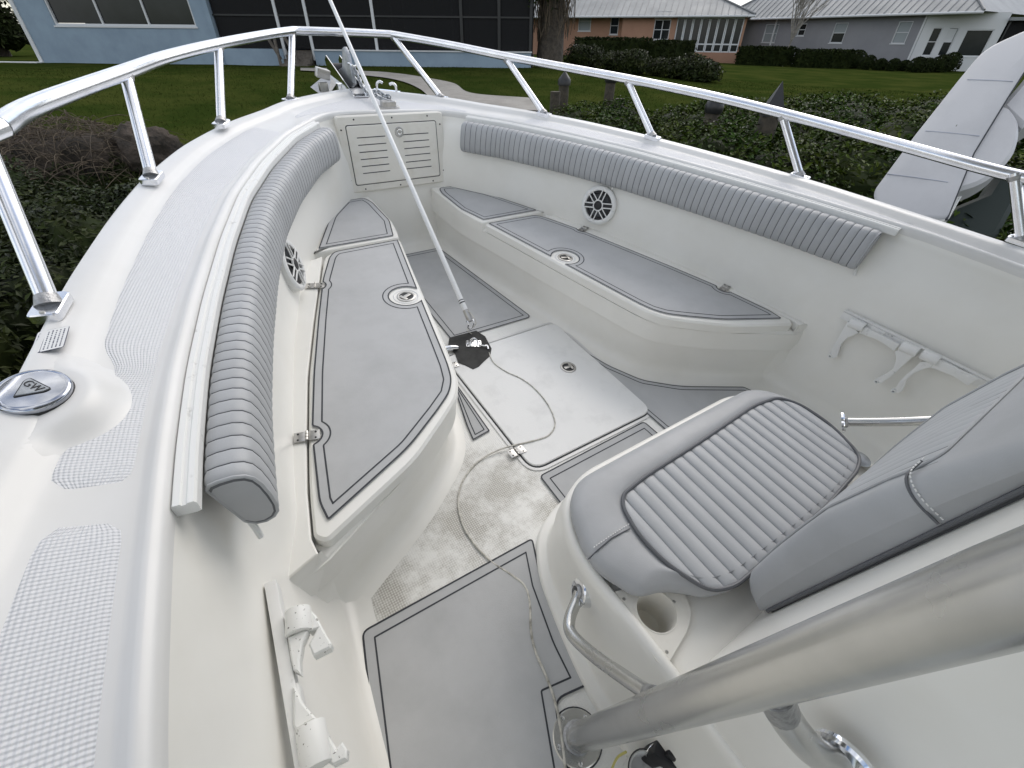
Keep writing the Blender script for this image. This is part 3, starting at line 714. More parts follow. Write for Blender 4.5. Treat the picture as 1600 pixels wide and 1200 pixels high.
def text(body, size, m_, parent, mw, name='lettering', depth=.0004, boatpart=True, align='CENTER'):
    cu = bpy.data.curves.new(name, 'FONT'); cu.body = body; cu.size = size; cu.extrude = depth; cu.align_x = align; cu.align_y = 'CENTER'
    tmp = bpy.data.objects.new('tmp', cu); col.objects.link(tmp); dg = bpy.context.evaluated_depsgraph_get()
    me = bpy.data.meshes.new_from_object(tmp.evaluated_get(dg)); bpy.data.objects.remove(tmp)
    me.name = name; me.materials.clear(); me.materials.append(m_); me.transform(mw)
    o = bpy.data.objects.new(name, me); link(o, parent); return o
text('GW', .017, M['black'], fcp, Matrix.Translation(FC) @ EM.to_4x4() @ Matrix.Translation((0, .003, .0107)))
# label
LQ = [Vector(p) for p in [(-1.35,0.919,0.829),(-1.329,0.916,0.829),(-1.321,1.003,0.829),(-1.343,1.011,0.829)]]
lc = sum(LQ, Vector())/4; lc.x += .016; lc.z = deckz(lc.x, lc.y); lx = ((LQ[3]-LQ[0])+(LQ[2]-LQ[1])).normalized()
lz = Vector((-.06, .04, 1)).normalized(); lx = (lx-lz*lx.dot(lz)).normalized(); ly = lz.cross(lx); LA = Matrix((lx, ly, lz)).transposed()
lw, lh = .072, .048; lc = lc+lz*.0035
wl = put(rounded([(-lw/2, -lh/2), (lw/2, -lh/2), (lw/2, lh/2), (-lw/2, lh/2)], .006, 4), 0, .0004, 0, 'warning_label', M['ink'], boat, LA, lc)
put(rounded([(-lw/2+.001, -lh/2+.001), (lw/2-.001, -lh/2+.001), (lw/2-.001, lh/2-.014), (-lw/2+.001, lh/2-.014)], .003, 3), .0002, .0007, 0, 'label_field', M['paper'], wl, LA, lc)
put(rounded([(-lw/2+.001, lh/2-.013), (lw/2-.001, lh/2-.013), (lw/2-.001, lh/2-.001), (-lw/2+.001, lh/2-.001)], .004, 3), .0002, .0007, 0, 'label_field', M['paper'], wl, LA, lc)
text('! WARNING !', .0095, M['ink'], wl, Matrix.Translation(lc) @ LA.to_4x4() @ Matrix.Translation((0, lh/2-.007, .0009)), depth=.0001)
for i in range(5):
    y0 = lh/2-.0185-i*.0058
    for j in range(9):
        x0 = -lw/2+.006+j*.0068; ww = random.uniform(.003, .006)
        put([(x0, y0-.0009), (x0+ww, y0-.0009), (x0+ww, y0+.0009), (x0, y0+.0009)], .0006, .0009, 0, 'print_mark', M['ink'], wl, LA, lc)

# ---------------------------------------------------------------- rod racks on both side walls
HK1, HK2, HK3 = [(1.105,0.476,0.442),(1.105,0.417,0.422),(1.105,0.44,0.379),(1.105,0.444,0.345),(1.105,0.436,0.316),(1.105,0.426,0.287),(1.105,0.435,0.269),(1.105,0.45,0.273),(1.105,0.46,0.298),(1.105,0.464,0.321),(1.105,0.467,0.364)], [(1.105,0.276,0.426),(1.105,0.257,0.407),(1.105,0.241,0.365),(1.105,0.248,0.329),(1.105,0.262,0.298),(1.105,0.255,0.283),(1.105,0.24,0.28),(1.105,0.235,0.297),(1.105,0.227,0.343),(1.105,0.225,0.378),(1.105,0.218,0.456),(1.105,0.259,0.458)], [(1.105,0.19,0.438),(1.105,0.19,0.415),(1.105,0.195,0.368),(1.105,0.195,0.333),(1.105,0.19,0.302),(1.105,0.188,0.285),(1.105,0.172,0.287),(1.105,0.167,0.304),(1.105,0.174,0.33),(1.105,0.183,0.354),(1.105,0.18,0.39),(1.105,0.166,0.423),(1.105,0.154,0.439),(1.105,0.156,0.468)]
HK4, HK5, KN = [(1.105,0.417,0.422),(1.105,0.352,0.434),(1.105,0.321,0.433),(1.105,0.279,0.427),(1.105,0.279,0.459),(1.105,0.341,0.457),(1.105,0.412,0.455)], [(1.105,0.154,0.439),(1.105,0.092,0.451),(1.105,0.035,0.447),(1.105,0.029,0.484),(1.105,0.095,0.48),(1.105,0.154,0.478)], [(1.105,0.467,0.441),(1.105,0.413,0.448),(1.105,0.273,0.457),(1.105,0.216,0.463),(1.105,0.204,0.466),(1.105,0.15,0.472)]
TIPS = {11: 7, 12: 5, 14: 5}
PHK = [([(-1.092,0.452,0.45),(-1.083,0.427,0.45),(-1.077,0.384,0.45),(-1.073,0.365,0.45),(-1.077,0.359,0.45),(-1.107,0.361,0.45),(-1.109,0.384,0.45),(-1.098,0.394,0.45),(-1.089,0.403,0.45),(-1.102,0.406,0.45)], .425, .452), ([(-1.136,0.41,0.45),(-1.11,0.409,0.45),(-1.103,0.403,0.45),(-1.116,0.388,0.45),(-1.128,0.362,0.45),(-1.132,0.34,0.45),(-1.141,0.352,0.45),(-1.14,0.376,0.45)], .440, .465), ([(-1.148,0.328,0.45),(-1.144,0.324,0.45),(-1.14,0.295,0.45),(-1.127,0.262,0.45),(-1.159,0.263,0.45),(-1.161,0.272,0.45)], .440, .465), ([(-1.12,0.249,0.45),(-1.118,0.229,0.45),(-1.113,0.209,0.45),(-1.103,0.213,0.45),(-1.099,0.199,0.45),(-1.104,0.188,0.45),(-1.124,0.191,0.45),(-1.131,0.202,0.45)], .425, .452)]
PKN = [(-1.109,0.453,0.455),(-1.118,0.409,0.455),(-1.139,0.261,0.455),(-1.145,0.201,0.455)]
def bar(b, p, q, w_, h_, up=Vector((0, 0, 1)), mi=0):
    p, q = Vector(p), Vector(q); d = q-p; x = d.normalized(); z = (up-x*up.dot(x)).normalized(); y = z.cross(x)
    b.box((p+q)/2, (d.length, w_, h_), mi, Matrix((x, y, z)).transposed())
for sd in (-1, 1):
    A, nA, _ = wall_at(.525 if sd > 0 else .535, sd, .345); B, nB, _ = wall_at(-.25, sd, .335)
    n = (nA+nB).normalized(); ax = (B-A).normalized(); up = Vector((0, 0, 1)); up = (up-ax*up.dot(ax)).normalized(); n = (n-ax*n.dot(ax)).normalized()
    Lr = (B-A).length
    def rp(u, o, v): return A+ax*u+n*o+up*v
    b = MB(); bar(b, rp(0, .011, 0), rp(Lr, .011, 0), .022, .038); rk = b.build('rod_rack', M['white'], boat, bevel=.002)
    b = MB(); bar(b, rp(0, .020, .013), rp(Lr, .020, .013), .004, .003); b.build('track_line', M['alu'], rk)
    b = MB(); b.lathe([(0, .0025), (.004, .002), (.005, 0)], rp(.028, .0185, 0), frame(n), 12); b.build('screw', M['black'], rk)
    if sd > 0:
        arms = [HK1, HK2, HK3, HK4, HK5]
        for P in arms:
            P = [Vector(p) for p in P]; base_ = P[0]; g = MB(); k_ = len(P)
            g.add([p+n*(.016) for p in P]+[p+n*.030 for p in P], [tuple(range(k_)), tuple(range(2*k_-1, k_-1, -1))]+[(i, (i+1) % k_, k_+(i+1) % k_, k_+i) for i in range(k_)])
            hk = g.build('rod_hook', M['white'], rk, bevel=.0025)
            if len(P) > 8:
                tip = P[TIPS[len(P)]]; g = MB(); g.lathe([(.0045, .012), (.0045, .034), (.008, .034), (.0095, .031), (.0095, .014)], tip, frame(n), 18); g.build('hook_eye', M['white'], hk)
                g = MB(); g.lathe([(0, .031), (.0044, .031)], tip, frame(n), 12); g.build('eye_hole', M['galv'], hk)
        for p, q in zip(KN[0::2], KN[1::2]):
            g = MB(); g.tube([Vector(p)+n*.022, Vector(q)+n*.022], .020, 18); g.build('hook_knuckle', M['white'], rk, bevel=.002)
    else:
        for P, z0_, z1_ in PHK:
            g = MB(); g.slab([(p[0], p[1]) for p in P], z0_, z1_, 0, .003); g.build('rod_hook', M['whiteworn'], rk, ang=30)
        for p, q in zip(PKN[0::2], PKN[1::2]):
            p, q = Vector(p), Vector(q); g = MB(); g.tube([p, p.lerp(q, .5), q], .0235, 24); g.build('hook_knuckle', M['whiteworn'], rk, bevel=.002)
    for u in (.06, .31, .57):
        b = MB()
        for i in range(4): bar(b, rp(u-.008, .0195, -.012+i*.008), rp(u+.008, .0195, -.012+i*.008), .003, .005)
        b.build('vent_rib', M['galv'], rk)
    for u in (.185, .435):
        b = MB(); bar(b, rp(u-.07, .022, -.003), rp(u-.018, .022, -.003), .008, .032); b.build('bar_block', M['white'], rk, bevel=.002); b = MB(); bar(b, rp(u+.018, .022, -.003), rp(u+.06, .022, -.003), .008, .032); b.build('bar_block', M['white'], rk, bevel=.002)
        b = MB()
        for a_ in (-1, 1):
            for c_ in (-1, 1): b.box(rp(u+a_*.007, .019, c_*.007), (.006, .006, .006), 0, frame(n))
        b.build('grid_clip', M['galv'], rk)

# ---------------------------------------------------------------- console with forward seat
def fill(outer, holes, z, name, m_, parent, thick=0):
    bm = bmesh.new(); es = []
    for lp in [outer]+holes:
        vs = [bm.verts.new((p[0], p[1], z)) for p in lp]
        es += [bm.edges.new((vs[i], vs[(i+1) % len(vs)])) for i in range(len(vs))]
    bmesh.ops.triangle_fill(bm, use_beauty=True, use_dissolve=False, edges=es)
    if thick:
        r = bmesh.ops.extrude_face_region(bm, geom=bm.faces[:]); bmesh.ops.translate(bm, vec=(0, 0, -thick), verts=[g for g in r['geom'] if isinstance(g, bmesh.types.BMVert)])
    bmesh.ops.recalc_face_normals(bm, faces=bm.faces)
    me = bpy.data.meshes.new(name); bm.to_mesh(me); bm.free(); me.materials.append(m_)
    o = bpy.data.objects.new(name, me); link(o, parent); return o
def sympoly(H): return H+[(-x, y) for x, y in reversed(H) if abs(x) > 1e-6]
FOOT = rounded(sympoly([(.29, .575), (.43, .515), (.505, .40), (.545, .24), (.575, .08), (.56, -.9)]), .07, 6)
FOOT = [tuple(p) for p in FOOT]
RIM = sympoly([(.345, .483), (.455, .435), (.512, .335), (.522, .22), (.515, .10), (.51, -.9)])
RIMR = rounded(RIM, .06, 6)
CUPC = (-.435, .092); CUPR = .049
b = MB()
def ringz(P, d, z): return [(x, y, z) for x, y in (inset(P, d) if d else P)]
rows = [ringz(FOOT, 0, 0), ringz(FOOT, .002, .016), ringz(FOOT, .010, .022), ringz(FOOT, .030, .024), ringz(FOOT, .036, .03), ringz(FOOT, .040, .06), ringz(FOOT, .038, .16)]
rows += [[(lerp(p[0], q[0], t), lerp(p[1], q[1], t), z) for p, q in zip(inset(FOOT, .038), RIMR)] for t, z in ((.55, .24), (.9, .30), (1, .32))]
rows += [ringz(RIMR, .003, .338), ringz(RIMR, .010, .346), ringz(RIMR, .022, .348), ringz(RIMR, .028, .342), ringz(RIMR, .030, .325)]
b.grid([list(r) for r in zip(*rows)], close_u=True)
sb = b.build('seat_base', M['gelliner'], boat, ang=60)
fill(inset(RIMR, .028), [[(CUPC[0]+math.cos(2*math.pi*i/28)*.052, CUPC[1]+math.sin(2*math.pi*i/28)*.052) for i in range(28)]], .326, 'seat_top', M['gelliner'], sb)
# cup holder
CP = rounded([(-0.492,0.177,0.335),(-0.354,0.132,0.335),(-0.341,0.101,0.335),(-0.36,0.049,0.335),(-0.401,0.026,0.335),(-0.5,0.001,0.335),(-0.512,0.017,0.335)], [.006, .006, .02, .03, .02, .006, .006], 4)
CP = [(p[0], p[1]) for p in CP]
cir = [(CUPC[0]+math.cos(2*math.pi*i/32)*CUPR, CUPC[1]+math.sin(2*math.pi*i/32)*CUPR) for i in range(32)]
ch = fill(CP, [cir], .341, 'cup_holder', M['cream'], boat, .014)
b = MB(); b.lathe([(CUPR+.0005, .330), (CUPR+.0004, .342), (CUPR-.002, .3425), (CUPR-.004, .338), (CUPR-.005, .26), (CUPR-.012, .242), (0, .238)], (CUPC[0], CUPC[1], 0), None, 36); b.build('cup', M['cream'], ch)
for p in [(-0.483,0.152,0.341),(-0.383,0.085,0.341),(-0.479,0.02,0.341)]: b = MB(); b.lathe([(0, .0018), (.003, .0016), (.004, .0)], p, None, 10); b.build('screw', M['steel'], ch)
# console body behind the seat
CO = sympoly([(.465, -.05), (.50, -.10), (.505, -.9)])
CO = [p for p in CO]
def cring(z):
    lean = -(z-.34)*.115
    P = rounded([(x*(1-.05*(z-.3)), (y+lean) if y > -.5 else y) for x, y in sympoly([(.44, -.045), (.50, -.095), (.505, -.9)])], .05, 6)
    return [(x, y, z) for x, y in P]
b = MB(); rows = [cring(z) for z in (.30, .45, .6, .75, .9, 1.0, 1.03)]
rows.append([(x*.97, y-.012, 1.042) for x, y, z in rows[-1]]); b.grid([list(r) for r in zip(*rows)], close_u=True)
b.f.append(tuple(i*len(rows)+len(rows)-1 for i in range(len(rows[0])))); b.m.append(0)
cb = b.build('console', M['gelliner'], boat, ang=55)
# seat cushion: smooth border with ribbed insert
SO = rounded([(.0, .452), (-.39, .450), (-.462, .395), (-.503, .285), (-.505, .225), (-.465, .135), (-.405, .118), (-.36, .085), (-.325, .052), (-.25, .028), (.0, .022), (.25, .028), (.36, .05), (.46, .09), (.503, .22), (.50, .30), (.462, .395), (.39, .450)], .045, 5)
IN_ = rounded([(-.352, .316), (-.325, .345), (-.231, .356), (.0, .362), (.317, .378), (.43, .36), (.468, .30), (.474, .197), (.43, .075), (.36, .05), (.133, .031), (-.266, .028), (-.328, .053), (-.367, .15), (-.372, .24)], .05, 5)
b = MB()
rows = [ringz(SO, .008, .349), ringz(SO, .0, .356), ringz(SO, -.003, .366), ringz(SO, .001, .378), ringz(SO, .010, .388), ringz(SO, .024, .394)]
cx, cy = .05, .2
# border crown runs from the last ring to the insert's outline
def nearest_on(P, p):
    best = None
    for i in range(len(P)):
        a, c = Vector(P[i]), Vector(P[(i+1) % len(P)]); d = c-a; t = max(0, min(1, (Vector(p)-a).dot(d)/d.length_squared)) if d.length_squared else 0
        q = a+d*t; e = (q-Vector(p)).length
        if best is None or e < best[0]: best = (e, q)
    return best[1]
inner = []
S5 = inset(SO, .024); ina = [math.atan2(p[1]-cy, p[0]-cx) for p in IN_]
def ray_in(P, p):
    d = Vector(p)-Vector((cx, cy)); best = 0
    for i in range(len(P)):
        a, c = Vector(P[i])-Vector((cx, cy)), Vector(P[(i+1) % len(P)])-Vector((cx, cy)); e = c-a; den = d.x*e.y-d.y*e.x
        if abs(den) < 1e-12: continue
        t = (a.x*e.y-a.y*e.x)/den; u = (a.x*d.y-a.y*d.x)/den
        if -1e-6 <= u <= 1+1e-6 and t > 0: best = max(best, t)
    return Vector((cx, cy))+d*min(best, .985)
inner = [ray_in(IN_, p) for p in S5]
rows += [[(lerp(p[0], q.x, t), lerp(p[1], q.y, t), z) for p, q in zip(S5, inner)] for t, z in ((.35, .399), (.7, .400), (1, .393))]
rows += [[(lerp(q.x, cx, .05), lerp(q.y, cy, .05), .388) for q in inner]]
b.grid([list(r) for r in zip(*rows)], close_u=True)
sc_ = b.build('seat_cushion', M['vinyl'], boat, ang=60)
def span(P, x):
    ys = []
    for i in range(len(P)):
        a, c = P[i], P[(i+1) % len(P)]
        if (a[0]-x)*(c[0]-x) < 0: ys.append(a[1]+(c[1]-a[1])*(x-a[0])/(c[0]-a[0]))
    return (min(ys), max(ys)) if len(ys) > 1 else None
def ribbed(name, P, z0, pitch, parent, bump=.010):
    xs = [p[0] for p in P]; x0, x1 = min(xs)+.002, max(xs)-.002; nr = round((x1-x0)/pitch); rows = []; kinds = []
    for r_ in range(nr):
        for t in (0, .05, .13, .3, .5, .7, .87, .95):
            x = x0+(r_+t)*(x1-x0)/nr; s = span(P, x)
            if not s: continue
            lo_, hi_ = s; row = []
            h = bump*(max(0, math.sin(math.pi*max(0, min(1, (t-.03)/.94)))))**.5 if .03 < t < .97 else -.001
            for j in range(15):
                u = j/14; u = .5-.5*math.cos(math.pi*u); e = min(1, min(u, 1-u)*(hi_-lo_)/.03); e = math.sqrt(max(0, 1-(1-e)**2))
                row.append((x, lerp(lo_, hi_, u), z0+h*(.15+.85*e)))
            rows.append(row); kinds.append(1 if t in (0, .95) else 0)
    b = MB(); b.grid(rows, mfun=lambda i, j: 1 if kinds[i] == 1 and kinds[min(i+1, len(kinds)-1)] in (1, 0) and kinds[i] and (i+1 < len(kinds)) and kinds[i+1] == (1 if True else 0) else 0)
    return b.build(name, [M['vinylrib'], M['seam']], parent, ang=75)
ribbed('ribbed_insert', IN_, .3945, .0415, sc_, .0065)
b = MB(); path = [(p[0], p[1], .3985) for p in IN_]; b.tube(path+[path[0]], .0052, 8, caps=False); b.build('piping', M['seam'], sc_)
b = MB(); b.tube([(-.509, .262, .372), (-.487, .262, .3945), (-.46, .264, .4000), (-.44, .266, .4015), (-.41, .264, .4015), (-.38, .262, .4000)], .0018, 6); b.build('seam', M['seam'], sc_)
b = MB()
for i in range(16):
    x = -.49+i*.0075; b.tube([(x, .272, lerp(.3955, .4018, min(1, (x+.49)/.05))), (x+.004, .272, lerp(.3955, .4018, min(1, (x+.494)/.05)))], .0012, 5)
b.build('stitching', M['white'], sc_)
b = MB(); b.lathe([(0, .004), (.028, .004), (.034, .0)], (.487, .075, .348), None, 20); b.build('hinge_disc', M['galv'], sc_)
# backrest: leans on the console's slanted face
X0, X1, Z0, Z1 = -.258, .43, .395, 1.085
TH = [(.395, .03), (.402, .055), (.415, .072), (.44, .083), (.53, .092), (.62, .097), (.70, .1), (.83, .086), (.92, .070), (1.0, .052), (1.05, .036), (1.075, .018), (1.085, .0)]
def backface(z): return -.046-(z-.38)*.112
NX = 16; PITCH = .0415; IX0, IX1, IZ0, IZ1 = -.200, .368, .415, .905
def backth(x, z):
    e = min(x-X0, X1-x)/.034; e = max(0, min(1, e)); e = math.sqrt(max(0, 1-(1-e)**2))
    return max(.0, interp(z, TH))*(.42+.58*e)
xs = [X0+.045*(1-math.cos(math.pi/2*i/8)) for i in range(8)]
nr = round((IX1-IX0)/PITCH); insx = []
mi = {}
b = MB(); zs = [Z0+(Z1-Z0)*i/54 for i in range(55)]
allx = xs+[X0+.045+(X1-X0-.09)*i/160 for i in range(161)]+[X1-.045*(1-math.cos(math.pi/2*i/8)) for i in range(7, -1, -1)]
rows = []
for x in allx:
    row = []
    for z in zs:
        t_ = backth(x, z)
        inz = IX0 < x < IX1 and IZ0 < z < IZ1
        if inz:
            ph = ((x-IX0)/(IX1-IX0)*nr) % 1; ed = min(1, min(x-IX0, IX1-x)/.012, min(z-IZ0, IZ1-z)/.03)
            t_ += (.0045*abs(math.sin(math.pi*ph))**.5-.003)*max(0, ed)
        row.append((x, backface(z)+t_, z-.02*(t_/.1)*0))
    rows.append(row)
def bm_(i, j):
    x = (allx[i]+allx[min(i+1, len(allx)-1)])/2; z = (zs[j]+zs[min(j+1, 54)])/2
    if IX0 < x < IX1 and IZ0 < z < IZ1:
        ph = ((x-IX0)/(IX1-IX0)*nr) % 1
        return 2 if (ph < .035 or ph > .965) else 1
    return 0
b.grid(rows, mfun=bm_)
# side walls and back
for e in (0, -1):
    o0 = len(b.v); R0 = rows[e]
    for p in R0: b.v += [tuple(p), (p[0]+(.006 if e == 0 else -.006), backface(p[2])+.008, p[2])]
    for j in range(len(R0)-1): b.f.append((o0+2*j, o0+2*j+1, o0+2*j+3, o0+2*j+2)); b.m.append(0)
br = b.build('backrest', [M['vinyl'], M['vinylrib'], M['seam']], boat, ang=75)
b = MB(); P = [(X0+.006, .005), (X1-.006, .005)]
q = [(X0+.004, backface(z)+.004, z) for z in zs[1:-2]]
b.grid([[(p[0]+.006, p[1]-.012, p[2]), (p[0]+.006, p[1]+.004, p[2])] for p in q]); b.tube(q, .004, 8); b.build('dark_base_edge', M['seam'], br)
b = MB(); IQ = rounded([(IX0, IZ0), (IX1, IZ0), (IX1, IZ1), (IX0, IZ1)], .05, 6)
pt = [(x, backface(z)+backth(x, z)+.002, z) for x, z in dense(IQ, .02)]
b.tube(pt+[pt[0]], .0028, 8, caps=False); b.build('piping', M['vinyl'], br)
zz = .862; pt = []
for i in range(12):
    t = i/11; pt.append((X0+.045*(1-math.cos(math.pi/2*t)), backface(zz)+backth(X0+.045*(1-math.cos(math.pi/2*t)), zz)*1.0+.001, zz+.02*t))
pt = [(X0-.001, backface(zz)+.012, zz-.004)]+pt+[(IX0, backface(zz)+backth(IX0, zz)+.001, zz+.03)]
b = MB(); b.tube(pt, .0022, 6); b.build('seam', M['seam'], br)
b = MB()
for a_, c_ in zip(pt[:-1], pt[1:]):
    A, B = Vector(a_)+Vector((-.0005, .001, .011)), Vector(c_)+Vector((-.0005, .001, .011)); n_ = max(1, int((B-A).length/.007))
    for i in range(n_): b.tube([A.lerp(B, i/n_), A.lerp(B, (i+.6)/n_)], .0012, 5)
b.build('stitching', M['white'], br)

# ---------------------------------------------------------------- tower legs and their braces
for sd in (-1, 1):
    a0, a1 = Vector((sd*.655, .013, .0)), Vector((sd*.640, -.0955, 1.122)); d = (a1-a0)
    b = MB(); b.tube([a0+d*t+Vector((0, -.10*max(0, t-1)**2, 0)) for t in (.004, .1, .25, .4, .55, .7, .85, 1, 1.2, 1.4, 1.6, 1.8)], .0315, 32); lg = b.build('tower_leg', M['aludull'], boat)
    b = MB(); b.lathe([(.062, 0), (.062, .005), (.059, .0075), (.0, .0075)], a0+Vector((0, 0, .001)), None, 36); b.build('base_flange', M['aludull'], lg)
    b = MB(); b.lathe([(.036+.001*(i % 2), h) for i, h in enumerate((.007, .010, .013, .016))]+[(.030, .018)], a0, None, 30); b.build('weld', M['weld'], lg)
    b = MB(); b.lathe([(.066, 0), (.066, .0018), (.062, .0022)], a0, None, 36); b.build('sealant_ring', M['groove'], lg)
    for k in range(5): a = R(72*k+25); b = MB(); b.lathe([(0, .0035), (.004, .003), (.0058, 0)], a0+Vector((math.cos(a)*.0505, math.sin(a)*.0505, .0085)), None, 10); b.build('screw', M['chrome'], lg)
    if sd < 0:
        S1 = [(-0.522,0.24,0.241),(-0.541,0.227,0.233),(-0.581,0.203,0.232),(-0.602,0.173,0.243),(-0.607,0.108,0.296),(-0.614,0.034,0.392),(-0.621,-0.021,0.473)]
    else:
        S1 = [(0.524,0.18,0.4),(0.564,0.104,0.454),(0.599,0.028,0.517),(0.64,-0.048,0.581)]
    P = catmull(S1, 6)
    b = MB(); b.tube(P, .0145, 18); bc = b.build('brace', M['aludull'], lg)
    fd = (P[1]-P[0]).normalized(); ax = frame(fd if sd > 0 else Vector((-.82, .42, .28)))
    b = MB(); b.lathe([(.036, -.03 if sd < 0 else -.004), (.036, .002), (.033, .005), (.0, .006)], P[0], ax, 30); b.build('brace_flange', M['chrome'], bc)
    b = MB(); b.lathe([(.018, .004), (.020, .007), (.017, .012), (.0145, .013)], P[0], ax, 20); b.build('weld', M['weld'], bc)
    b = MB(); b.tube([P[-1]-(P[-1]-P[-3]).normalized()*.02, P[-1]], .018, 14, rfun=lambda t: .0155+.004*t); b.build('weld', M['weld'], bc)
    if sd < 0: S2 = [(-0.645,-0.077,0.828),(-0.626,-0.108,0.777),(-0.599,-0.144,0.726),(-0.565,-0.179,0.678),(-0.529,-0.211,0.651)]
    else: S2 = [(.637, -.075, .86), (.625, -.10, .80), (.60, -.14, .735), (.56, -.19, .69), (.505, -.21, .66)]
    P = catmull(S2, 6); b = MB(); b.tube(P, .0195, 22); bc = b.build('brace', M['aludull'], lg)
    b = MB(); b.tube(P[2:7], .02, 18, rfun=lambda t: .0215-.0018*t); b.build('weld', M['weld'], bc)
    b = MB(); b.lathe([(.043, -.004), (.043, .002), (.039, .006), (.034, .005), (.0, .006)], P[-1], frame(Vector((sd, .0, .05))), 36); b.build('brace_flange', M['chrome'], bc)

# hardtop carried by the tower legs: out of view, added and widened to shade the aft boat
b = MB(); HT = rounded([(-1.3, .75), (1.3, .75), (1.4, .4), (1.4, -2.2), (-1.4, -2.2), (-1.4, .4)], .12, 6); b.slab(HT, 1.90, 1.97, 0, .02); b.build('unseen_hardtop', M['gel'], boat)
# ---------------------------------------------------------------- bow fittings
rol = MB()
for x in (-.068, .018): rol.add([(x+e, y, z) for e in (-.0025, .0025) for y, z in ((3.05, .735), (3.10, .752), (3.52, .86), (3.56, .83), (3.50, .73), (3.05, .727))], [(0, 1, 2, 3, 4, 5), (11, 10, 9, 8, 7, 6)]+[(i, (i+1) % 6, 6+(i+1) % 6, 6+i) for i in range(6)])
rol.box((-.025, 3.28, .733), (.09, .46, .006)); ro = rol.build('bow_roller', M['chrome'], boat, smooth=False)
b = MB(); b.tube([(-.064, 3.48, .79), (.014, 3.48, .79)], .03, 18, rfun=lambda t: .022+.014*abs(2*t-1)); b.build('roller', M['black'], ro)
for c in ((-.115, 3.165, .737), (.03, 3.10, .737)):
    b = MB(); b.lathe([(.022, 0), (.022, .004), (.015, .008), (.014, .03), (.019, .036), (.019, .043), (.0, .045)], c, None, 24); b.build('mooring_bitt', M['chrome'], boat)
b = MB(); b.tube(catmull([(.115, 3.17, .745), (.12, 3.17, .775), (.135, 3.165, .785), (.15, 3.16, .778)], 4), .008, 10); b.tube(catmull([(.215, 3.10, .745), (.21, 3.10, .775), (.195, 3.11, .785), (.18, 3.12, .778)], 4), .008, 10); b.box((.165, 3.135, .741), (.16, .035, .008), 0, Matrix.Rotation(R(-32), 3, 'Z')); b.build('bow_chock', M['chrome'], boat)
b = MB(); b.slab(rect(.135, .06, .02, .035, 2.80), .731, .738, 0, .002); b.slab(rect(.085, .045, .012, .04, 2.80), .738, .766, 0, .004); hw = b.build('chain_stopper', M['steel'], boat)
b = MB()
for x in (.02, .04, .06): b.lathe([(0, .0), (.0065, 0), (.008, -.003)], (x, 2.778, .752), frame(Vector((0, -1, 0))), 10)
b.build('bolt', M['black'], hw)

# ================================================================== LOOSE THINGS ABOARD
anc = empty('anchor', (-.025, 3.3, .78), 'dark galvanised anchor lying in the bow roller with its shank pointing up', 'anchor', boat=True)
b = MB(); b.add([(x, y, z) for x in (-.010, .010) for y, z in ((-.16, .0), (-.11, .13), (-.06, .165), (-.02, .15), (.03, .05), (.25, -.02), (.25, -.06), (-.1, -.03))], [tuple(range(8)), tuple(range(15, 7, -1))]+[(i, (i+1) % 8, 8+(i+1) % 8, 8+i) for i in range(8)]); b.build('shank', M['galv'], anc, bevel=.004)
b = MB(); b.add([(0, .22, .02), (-.16, .28, -.10), (-.13, .05, -.12), (0, .12, -.02), (.16, .28, -.10), (.13, .05, -.12), (0, .40, -.16), (0, .20, -.05)], [(0, 1, 2, 3), (0, 3, 5, 4), (0, 6, 1), (0, 4, 6), (1, 6, 7, 2), (4, 5, 7, 6), (2, 7, 3), (5, 3, 7)]); b.build('fluke', M['steel'], anc, bevel=.003, smooth=False)
b = MB(); b.tube(catmull([(-.02, -.14, .10), (-.022, -.17, .10), (0, -.185, .09), (.022, -.17, .10), (.02, -.14, .10)], 4), .006, 8); b.build('shackle', M['chrome'], anc)
b = MB(); b.box((-.155, -.06, .035), (.075, .055, .05), 0, Matrix.Rotation(R(14), 3, 'Y')); b.box((-.165, -.07, -.03), (.05, .04, .05)); b.build('fluke_tip', M['steel'], anc, bevel=.006)
ch_ = empty('anchor_chain', (0, 3.0, .75), 'grey galvanised chain running from the anchor to the deck stopper', 'chain', boat=True)
CPATH = resample(catmull([(-.015, .14, .10), (-.012, .08, .05), (-.01, .02, .02), (.0, -.05, .012), (.012, -.10, .02), (.02, -.14, .012), (.04, -.185, .016)], 8), .019)
lm = None
def torus_link(r1, ln):
    m_ = MB(); path = []
    for i in range(16):
        a = 2*math.pi*i/16; x = math.cos(a)*r1; y = math.sin(a)*r1+(ln if math.sin(a) > 0 else -ln); path.append((x, y, 0))
    m_.tube(path+[path[0]], .0042, 6, caps=False); return m_
for i in range(len(CPATH)-1):
    p, q = CPATH[i], CPATH[i+1]; d = (q-p).normalized()
    for rep_ in range(1 if i < 10 else 2):
        if lm is None: o = torus_link(.009, .008).build('link', M['galv'], ch_); lm = o.data
        else: o = bpy.data.objects.new('link', lm); link(o, ch_)
        z = Vector((0, 0, 1)) if (i+rep_) % 2 else Vector((1, 0, .2)); z = (z-d*z.dot(d)).normalized(); x = d.cross(z)
        o.matrix_local = Matrix.Translation(p+Vector((rep_*.028, rep_*.006, rep_*.012))) @ Matrix((x, d, z)).transposed().to_4x4()
